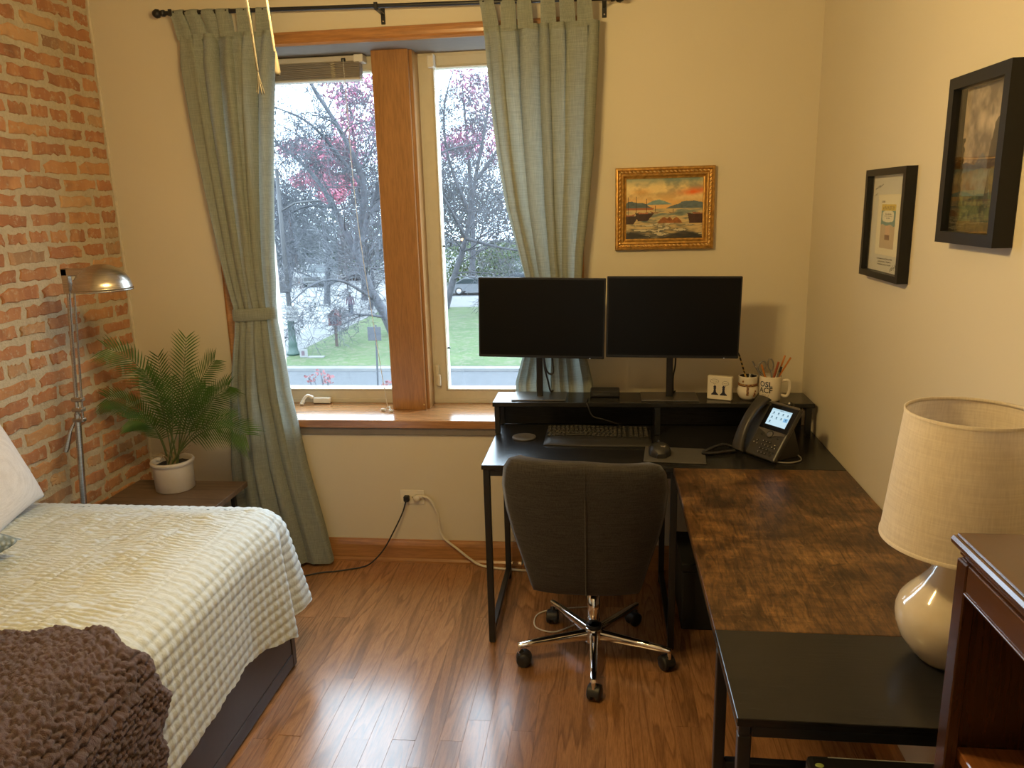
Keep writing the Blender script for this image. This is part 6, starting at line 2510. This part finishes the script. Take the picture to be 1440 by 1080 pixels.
bush('evergreen', 'dark green evergreen behind the white pickup truck', 470, 345, 84, (9, 3, 3.2), 7000, 31, (.026, .042, .024), .16)
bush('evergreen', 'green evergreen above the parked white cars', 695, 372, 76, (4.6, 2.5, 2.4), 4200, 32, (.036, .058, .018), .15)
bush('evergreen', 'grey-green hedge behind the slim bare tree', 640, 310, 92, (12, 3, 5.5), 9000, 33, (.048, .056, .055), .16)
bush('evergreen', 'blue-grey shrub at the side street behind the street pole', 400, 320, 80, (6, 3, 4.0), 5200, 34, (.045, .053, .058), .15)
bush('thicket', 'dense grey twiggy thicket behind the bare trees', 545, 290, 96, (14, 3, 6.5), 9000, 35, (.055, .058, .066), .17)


def twig_mass(label, px, py, dist, rad, n, seed, c):
    """a crown of fine bare twigs: thin tapering blades in all directions"""
    q = random.Random(seed)
    p = at_y(px, py, dist)
    o = thing('twiggy_tree', label, 'tree', (p.x, dist, GZ), group='bare twiggy trees along the far street')
    mb = MB()
    for _ in range(n):
        a = Vector((q.gauss(0, .45), q.gauss(0, .45), q.gauss(0, .45)))
        b0 = p + Vector((a.x * rad[0], a.y * rad[1], a.z * rad[2]))
        d = (Vector((a.x * rad[0], a.y * rad[1], a.z * rad[2] + rad[2] * .6)).normalized() + Vector((q.gauss(0, .5), q.gauss(0, .5), q.gauss(0, .4)))).normalized()
        L = q.uniform(.6, 2.0)
        w_ = d.cross(Vector((q.uniform(-.3, .3), 1, q.uniform(-.3, .3)))).normalized() * q.uniform(.018, .042)
        m_ = b0 + d * L * .5 + Vector((q.gauss(0, .08), 0, q.gauss(0, .08))) * L
        e = b0 + d * L
        mb.add([b0 - w_, b0 + w_, m_ + w_ * .7, m_ - w_ * .7, e], [(0, 1, 2, 3), (3, 2, 4)])
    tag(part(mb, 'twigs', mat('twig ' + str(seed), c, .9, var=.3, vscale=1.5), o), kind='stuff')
    st_ = MB()
    limb(st_, [Vector((p.x, dist, GZ - .1)), Vector((p.x + q.uniform(-.4, .4), dist, (GZ + p.z) / 2)), Vector((p.x, dist, p.z + rad[2] * .5))], .22, .05, q, 10, rad[0] * .6, 2)
    part(st_, 'trunk', BARK, o)


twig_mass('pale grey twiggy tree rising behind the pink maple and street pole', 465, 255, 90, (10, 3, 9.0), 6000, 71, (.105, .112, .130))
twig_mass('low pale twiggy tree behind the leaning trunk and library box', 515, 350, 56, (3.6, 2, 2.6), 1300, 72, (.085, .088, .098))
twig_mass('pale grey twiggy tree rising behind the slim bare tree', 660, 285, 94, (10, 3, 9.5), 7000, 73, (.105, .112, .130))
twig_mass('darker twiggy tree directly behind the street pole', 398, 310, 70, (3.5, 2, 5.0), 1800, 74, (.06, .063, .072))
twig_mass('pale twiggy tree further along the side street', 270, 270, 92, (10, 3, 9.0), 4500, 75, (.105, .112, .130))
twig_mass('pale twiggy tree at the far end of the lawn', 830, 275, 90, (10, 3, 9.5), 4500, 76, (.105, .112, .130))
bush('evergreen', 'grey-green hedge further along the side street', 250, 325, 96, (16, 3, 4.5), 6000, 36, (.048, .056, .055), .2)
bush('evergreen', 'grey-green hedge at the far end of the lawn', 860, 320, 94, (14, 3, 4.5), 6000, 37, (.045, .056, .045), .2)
# red-leaved twigs close below the window
for k, (px, py, n_, lb) in enumerate(((452, 535, 3, 'red-leaved shrub tips below the window with the crank handle'), (545, 545, 2, 'red-leaved twig tip below the window post'))):
    q = random.Random(60 + k)
    p = at_y(px, py, 12.0)
    o = thing('shrub_tips', lb, 'shrub', (p.x, 12.0, GZ))
    mb, lf_ = MB(), MB()
    for j in range(n_ + 2):
        tip = p + Vector((q.uniform(-.35, .35), 0, q.uniform(-.10, .16)))
        mb.tube(smooth_path([(p.x + q.uniform(-.2, .2), 12, GZ), (p.x + q.uniform(-.1, .1), 12, p.z - .9), tip], 6), .012, 4, False)
        leaf_cloud(lf_, tip, (.10, .08, .07), 14, .035, q)
    part(mb, 'stems', BARK, o)
    tag(part(lf_, 'leaves', mat('red shrub leaf', (0.1034, 0.0336, 0.0362), .8, var=.3), o), kind='stuff')

# ------------------------------------------------------------------ street furniture
GREEN = mat('green cast iron', (0.0078, 0.0310, 0.0233), .5)
DARKP = mat('dark pole', (0.0155, 0.0155, 0.0176), .6)
SIGNW = mat('sign white', (0.1344, 0.1344, 0.1318), .5)
SIGNK = mat('sign black', (.03, .03, .03), .5)
SIGNB = mat('sign back', (0.0388, 0.0413, 0.0491), .5, .3)
pb_ = at_z(413, 499, GZ)
lp = thing('street_pole', 'dark street pole on a green cast base with a white sign', 'pole', pb_)
part(MB().lathe([(0, 0), (.34, 0), (.34, .12), (.27, .22), (.22, .5), (.24, .6), (.19, .75), (.17, 1.9), (.2, 2.0), (.15, 2.1), (0, 2.1)], 16, pb_), 'pole_base', GREEN, lp)
part(MB().lathe([(.13, 2.0), (.11, 6.0), (.09, 9.5), (0, 9.5)], 12, pb_), 'shaft', DARKP, lp)
part(MB().box(pb_.x - .35, pb_.x + .1, pb_.y - .2, pb_.y + .1, GZ + 3.3, GZ + 3.9, .03), 'control_box', DARKP, lp)
part(MB().tube([(pb_.x, pb_.y, GZ + 7.4), (pb_.x + .8, pb_.y, GZ + 7.8), (pb_.x + 2.2, pb_.y, GZ + 7.9)], .05, 8), 'mast_arm', DARKP, lp)
s0 = at_y(411, 441, pb_.y - .3)
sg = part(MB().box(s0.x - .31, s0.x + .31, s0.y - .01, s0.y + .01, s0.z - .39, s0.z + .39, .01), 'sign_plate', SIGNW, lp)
for body, dz, sz in (('DO NOT', .24, .17), ('BLOCK', .0, .20), ('INTERSECTION', -.22, .085)):
    text_obj('sign_letters', body, sz, SIGNK, sg, lambda x_, y_, dz=dz: Vector((s0.x + x_, s0.y - .0125, s0.z + dz + y_)), bold=.004)
# little library box on a post
lb_ = at_z(474, 487, GZ)
lib = thing('library_box', 'small red house-shaped book box on a post at the lawn edge', 'book box', lb_)
REDP = mat('red paint', (0.0672, 0.0166, 0.0196), .6)
part(MB().box(lb_.x - .07, lb_.x + .07, lb_.y - .07, lb_.y + .07, GZ, GZ + 1.25, .01), 'post', mat('dark post', (0.0517, 0.0362, 0.0310), .8), lib)
part(MB().prism([(-.30, 1.2), (.30, 1.2), (.30, 1.72), (0, 2.02), (-.30, 1.72)], -.22, .22, Matrix.Translation((lb_.x, lb_.y, GZ)) @ Matrix.Rotation(R(90), 4, 'X')), 'cabinet', REDP, lib)
for s_ in (-1, 1):
    part(MB().box(0, .46, -.30, .30, -.015, .015, .004, Matrix.Translation((lb_.x, lb_.y, GZ + 2.06)) @ Matrix.Rotation(0 if s_ > 0 else math.pi, 4, 'Z') @ Matrix.Rotation(R(45), 4, 'Y')), 'roof_board', mat('roof red', (0.0879, 0.0310, 0.0310), .7), lib)
part(MB().box(lb_.x - .2, lb_.x + .2, lb_.y - .235, lb_.y - .221, GZ + 1.28, GZ + 1.66, .005), 'door', mat('dark pane', (.04, .03, .04), .2), lib)
# yard placard lying by the pole
yp_ = at_z(430, 503, GZ)
yd = thing('yard_placard', 'small white placard with a picture propped on the grass corner', 'placard', yp_)
part(MB().box(yp_.x - .30, yp_.x + .12, yp_.y - .02, yp_.y + .02, GZ + .02, GZ + .46, .005), 'board', SIGNW, yd)
part(MB().box(yp_.x - .20, yp_.x - .03, yp_.y - .026, yp_.y - .021, GZ + .12, GZ + .36), 'picture', mat('faded photo', (0.0620, 0.0362, 0.0465), .6), yd)
part(MB().box(yp_.x + .12, yp_.x + .95, yp_.y - .05, yp_.y + .25, GZ + .005, GZ + .06, .005), 'paper', SIGNW, yd)
# back of a road sign on its pole, this side of the street
sb = at_z(532, 558, GZ - .12)
rsn = thing('road_sign', 'grey back of a square road sign on a thin pole in the street', 'sign', sb)
sc0 = at_y(527, 469, sb.y)
part(MB().tube([(sb.x, sb.y, GZ - .15), (sc0.x + .06, sb.y, sc0.z + .35)], .04, 8), 'post', SIGNB, rsn)
part(MB().box(sc0.x - .28, sc0.x + .28, sb.y - .07, sb.y - .045, sc0.z - .28, sc0.z + .28, .02), 'plate', SIGNB, rsn)


# traffic lights showing through the branches
def signal(label, px, py, dist, col, slot):
    p = at_y(px, py, dist)
    t = thing('traffic_light', label, 'traffic light', (p.x, dist, GZ))
    part(MB().tube([(p.x, dist + .2, GZ - .2), (p.x, dist + .2, p.z + 1)], .07, 8), 'pole', DARKP, t)
    part(MB().box(p.x - .2, p.x + .2, dist, dist + .2, p.z - .25 - .35 * slot, p.z + .8 - .35 * slot, .03), 'housing', DARKP, t)
    part(MB().lathe([(0, .03), (.10, .02), (.13, 0)], 14, (0, 0, 0), Matrix.Translation((p.x, dist - .001, p.z)) @ Matrix.Rotation(R(90), 4, 'X')), 'lit_lens', mat('signal ' + label[:5], col, .4, emit=col, estr=6), t)


signal('green traffic light glowing among the branches', 482, 327, 70, (.1, 1, .55), 0)
signal('amber signal light glowing beside the slim bare tree', 650, 337, 78, (1, .45, .12), 0)


# ------------------------------------------------------------------ vehicles and a walker
def wheels(t, pts, r, w, rotm):
    TY_ = mat('tyre', (.02, .02, .02), .9)
    RIM = mat('wheel rim', (.4, .4, .42), .4, .6)
    for p in pts:
        M_ = rotm @ Matrix.Translation(p) @ Matrix.Rotation(R(90), 4, 'Y')
        o = part(MB().lathe([(0, -w / 2), (r * .9, -w / 2), (r, -w / 3), (r, w / 3), (r * .9, w / 2), (0, w / 2)], 20, (0, 0, 0), M_), 'wheel', TY_, t)
        part(MB().lathe([(0, w / 2 + .012), (r * .5, w / 2 + .01), (r * .6, w / 2)], 14, (0, 0, 0), M_), 'rim', RIM, o)
        part(MB().lathe([(0, -w / 2 - .012), (r * .5, -w / 2 - .01), (r * .6, -w / 2)], 14, (0, 0, 0), M_), 'rim', RIM, o)


def vehicle(name, label, pos, rz, L, W_, hb, hc, cab, col, group=None, pickup=False, sc=1.0):
    """body along local y (front at -y)"""
    t = thing(name, label, 'car', pos, group=group)
    Mv = Matrix.Translation(pos) @ Matrix.Rotation(rz, 4, 'Z') @ Matrix.Scale(sc, 4)
    paintm = mat('car paint ' + name + label[:6], col, .25, var=.03, coat=.5)
    DG = mat('car glass', (.02, .03, .035), .08)
    gz = .32
    side = [(-L / 2, gz + .05), (-L / 2 + .05, hb * .62), (-L / 2 + .12, hb * .85), (-L / 2 + cab[0] - .2, hb), (L / 2 - .1, hb), (L / 2, hb * .8), (L / 2, gz + .05)]
    S = Matrix(((0, 0, 1, 0), (1, 0, 0, 0), (0, 1, 0, 0), (0, 0, 0, 1)))
    part(MB().prism(side, -W_ / 2, W_ / 2, Mv @ S), 'body', paintm, t)
    c0_, c1_, c2_, c3_ = [-L / 2 + a for a in cab]
    cabp = [(c0_, hb - .02), (c1_, hc - .04), (c1_ + .15, hc), (c2_ - .1, hc), (c2_, hc - .04), (c3_, hb - .02)]
    part(MB().prism(cabp, -W_ / 2 + .10, W_ / 2 - .10, Mv @ S), 'cabin', paintm, t)
    # windscreen and side windows
    f0, f1 = Vector((0, c0_, hb)), Vector((0, c1_, hc - .05))
    n_ = Vector((0, -(hc - hb), (c0_ - c1_) * -1)).normalized() * -.0
    wsc = [(-W_ / 2 + .17, c0_ + .06 - .012, hb + .06), (W_ / 2 - .17, c0_ + .06 - .012, hb + .06), (W_ / 2 - .22, c1_ - .03 - .012, hc - .09), (-W_ / 2 + .22, c1_ - .03 - .012, hc - .09)]
    wsc = [Vector(a) + Vector((0, -.02, .02)) for a in wsc]
    part(MB().add([Mv @ a for a in wsc], [(0, 1, 2, 3)]), 'windscreen', DG, t)
    for s_ in (-1, 1):
        xx = s_ * (W_ / 2 - .098)
        part(MB().add([Mv @ Vector(a) for a in ((xx, c0_ + .25, hb + .03), (xx, c3_ - .2, hb + .03), (xx, c2_ - .08, hc - .1), (xx, c1_ + .15, hc - .1))], [(0, 1, 2, 3)]), 'side_window', DG, t)
    part(MB().box(-W_ / 2 + .3, W_ / 2 - .3, -L / 2 - .02, -L / 2 + .1, hb * .50, hb * .80, .02, Mv), 'grille', mat('grille dark', (.05, .05, .05), .4), t)
    part(MB().box(-W_ / 2 + .02, W_ / 2 - .02, -L / 2 - .08, -L / 2 + .1, gz + .02, hb * .42, .03, Mv), 'bumper', mat('bumper grey', (0.0620, 0.0646, 0.0672), .35, .3), t)
    for s_ in (-1, 1):
        part(MB().box(min(s_ * (W_ / 2 - .3), s_ * (W_ / 2 - .03)), max(s_ * (W_ / 2 - .3), s_ * (W_ / 2 - .03)), -L / 2 - .03, -L / 2 + .12, hb * .58, hb * .78, .02, Mv), 'headlamp', mat('headlamp', (0.1550, 0.1550, 0.1550), .2), t)
    wheels(t, [(s_ * (W_ / 2 - .12), y_, .36) for s_ in (-1, 1) for y_ in (-L / 2 + .9, L / 2 - .95)], .36, .24, Mv)
    return t


pt = at_z(438, 404, GZ - .12)
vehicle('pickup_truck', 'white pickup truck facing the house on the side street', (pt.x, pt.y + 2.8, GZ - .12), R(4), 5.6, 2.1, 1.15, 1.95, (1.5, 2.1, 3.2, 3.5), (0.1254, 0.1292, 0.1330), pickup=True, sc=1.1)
c1 = at_z(668, 415, GZ - .15)
vehicle('parked_car', 'white car parked beyond the lawn beside the slim bare tree', (c1.x, c1.y + .9, GZ - .15), R(90), 4.7, 1.9, .95, 1.5, (1.2, 1.9, 3.4, 4.3), (0.1064, 0.1140, 0.1254), 'cars parked beyond the lawn')
c2 = at_z(735, 409, GZ - .15)
vehicle('parked_car', 'blue-grey car parked under the green evergreen', (c2.x, c2.y + 1.2, GZ - .15), R(90), 4.6, 1.9, .95, 1.5, (1.2, 1.9, 3.4, 4.3), (0.0418, 0.0494, 0.0646), 'cars parked beyond the lawn')
c3 = at_z(470, 398, GZ - .12)
vehicle('parked_car', 'silver car parked behind the white pickup truck', (c3.x + 1.0, c3.y + 4, GZ - .12), R(20), 4.6, 1.9, .95, 1.5, (1.2, 1.9, 3.4, 4.3), (0.0836, 0.0874, 0.0950), 'cars parked beyond the lawn')

# person walking on the pavement, back to us
wp_ = at_z(494, 445, GZ)
per = thing('person', 'person in a mauve jacket and blue jeans walking along the pavement', 'person', (wp_.x, wp_.y, GZ))


def skin_body(name, m, joints, bones, parent, sub=1):
    me = bpy.data.meshes.new(name)
    me.from_pydata([j[0] for j in joints], bones, [])
    o = bpy.data.objects.new(name, me)
    COL.objects.link(o)
    o.parent = parent
    md = o.modifiers.new('skin', 'SKIN')
    for i, j in enumerate(joints):
        me.skin_vertices[0].data[i].radius = (j[1], j[1] if len(j) < 3 else j[2])
    me.skin_vertices[0].data[0].use_root = True
    sb_ = o.modifiers.new('sub', 'SUBSURF')
    sb_.levels = sb_.render_levels = sub
    me.materials.append(m)
    return o


J = [((0, 0, .88), .15, .11), ((0, 0, 1.1), .14, .10), ((0, 0, 1.32), .17, .11), ((0, 0, 1.42), .07), ((0, -.02, 1.52), .06),
     ((-.20, 0, 1.36), .07), ((-.25, .05, 1.12), .055), ((-.24, -.10, .92), .045), ((-.24, -.16, .84), .035),
     ((.20, 0, 1.36), .07), ((.26, -.04, 1.12), .055), ((.25, -.02, .90), .045), ((.25, -.03, .82), .035),
     ((-.10, .02, .82), .10), ((-.11, .14, .46), .075), ((-.11, .06, .10), .05), ((-.11, .18, .04), .04),
     ((.10, -.02, .82), .10), ((.11, -.12, .47), .075), ((.11, -.26, .10), .05), ((.11, -.16, .05), .04)]
Bn = [(0, 1), (1, 2), (2, 3), (3, 4), (2, 5), (5, 6), (6, 7), (7, 8), (2, 9), (9, 10), (10, 11), (11, 12), (0, 13), (13, 14), (14, 15), (15, 16), (0, 17), (17, 18), (18, 19), (19, 20)]
CL = NT('walking clothes')
tcz = CL.n('ShaderNodeTexCoord')
sx_ = CL.n('ShaderNodeSeparateXYZ')
CL.l(tcz.outputs['Object'], sx_.inputs[0])
CL.base(CL.ramp(sx_.outputs['Z'], [(0, (0.0456, 0.0380, 0.0380)), (.09, (0.0190, 0.0289, 0.0471)), (.86, (0.0570, 0.0380, 0.0532))], 'CONSTANT'))
CL.set(Roughness=.9)
skin_body('body', CL.m, J, Bn, per)
MB().blob((0, -.01, 1.60), (.085, .10, .12), 14, 10).build('head', mat('skin tone', (0.1034, 0.0620, 0.0465), .6), per)
hr = MB()
hr.blob((0, -.025, 1.635), (.095, .105, .105), 14, 10)
hr.build('hair', mat('dark hair', (.05, .03, .02), .8), per)
per.rotation_euler = (0, 0, R(5))
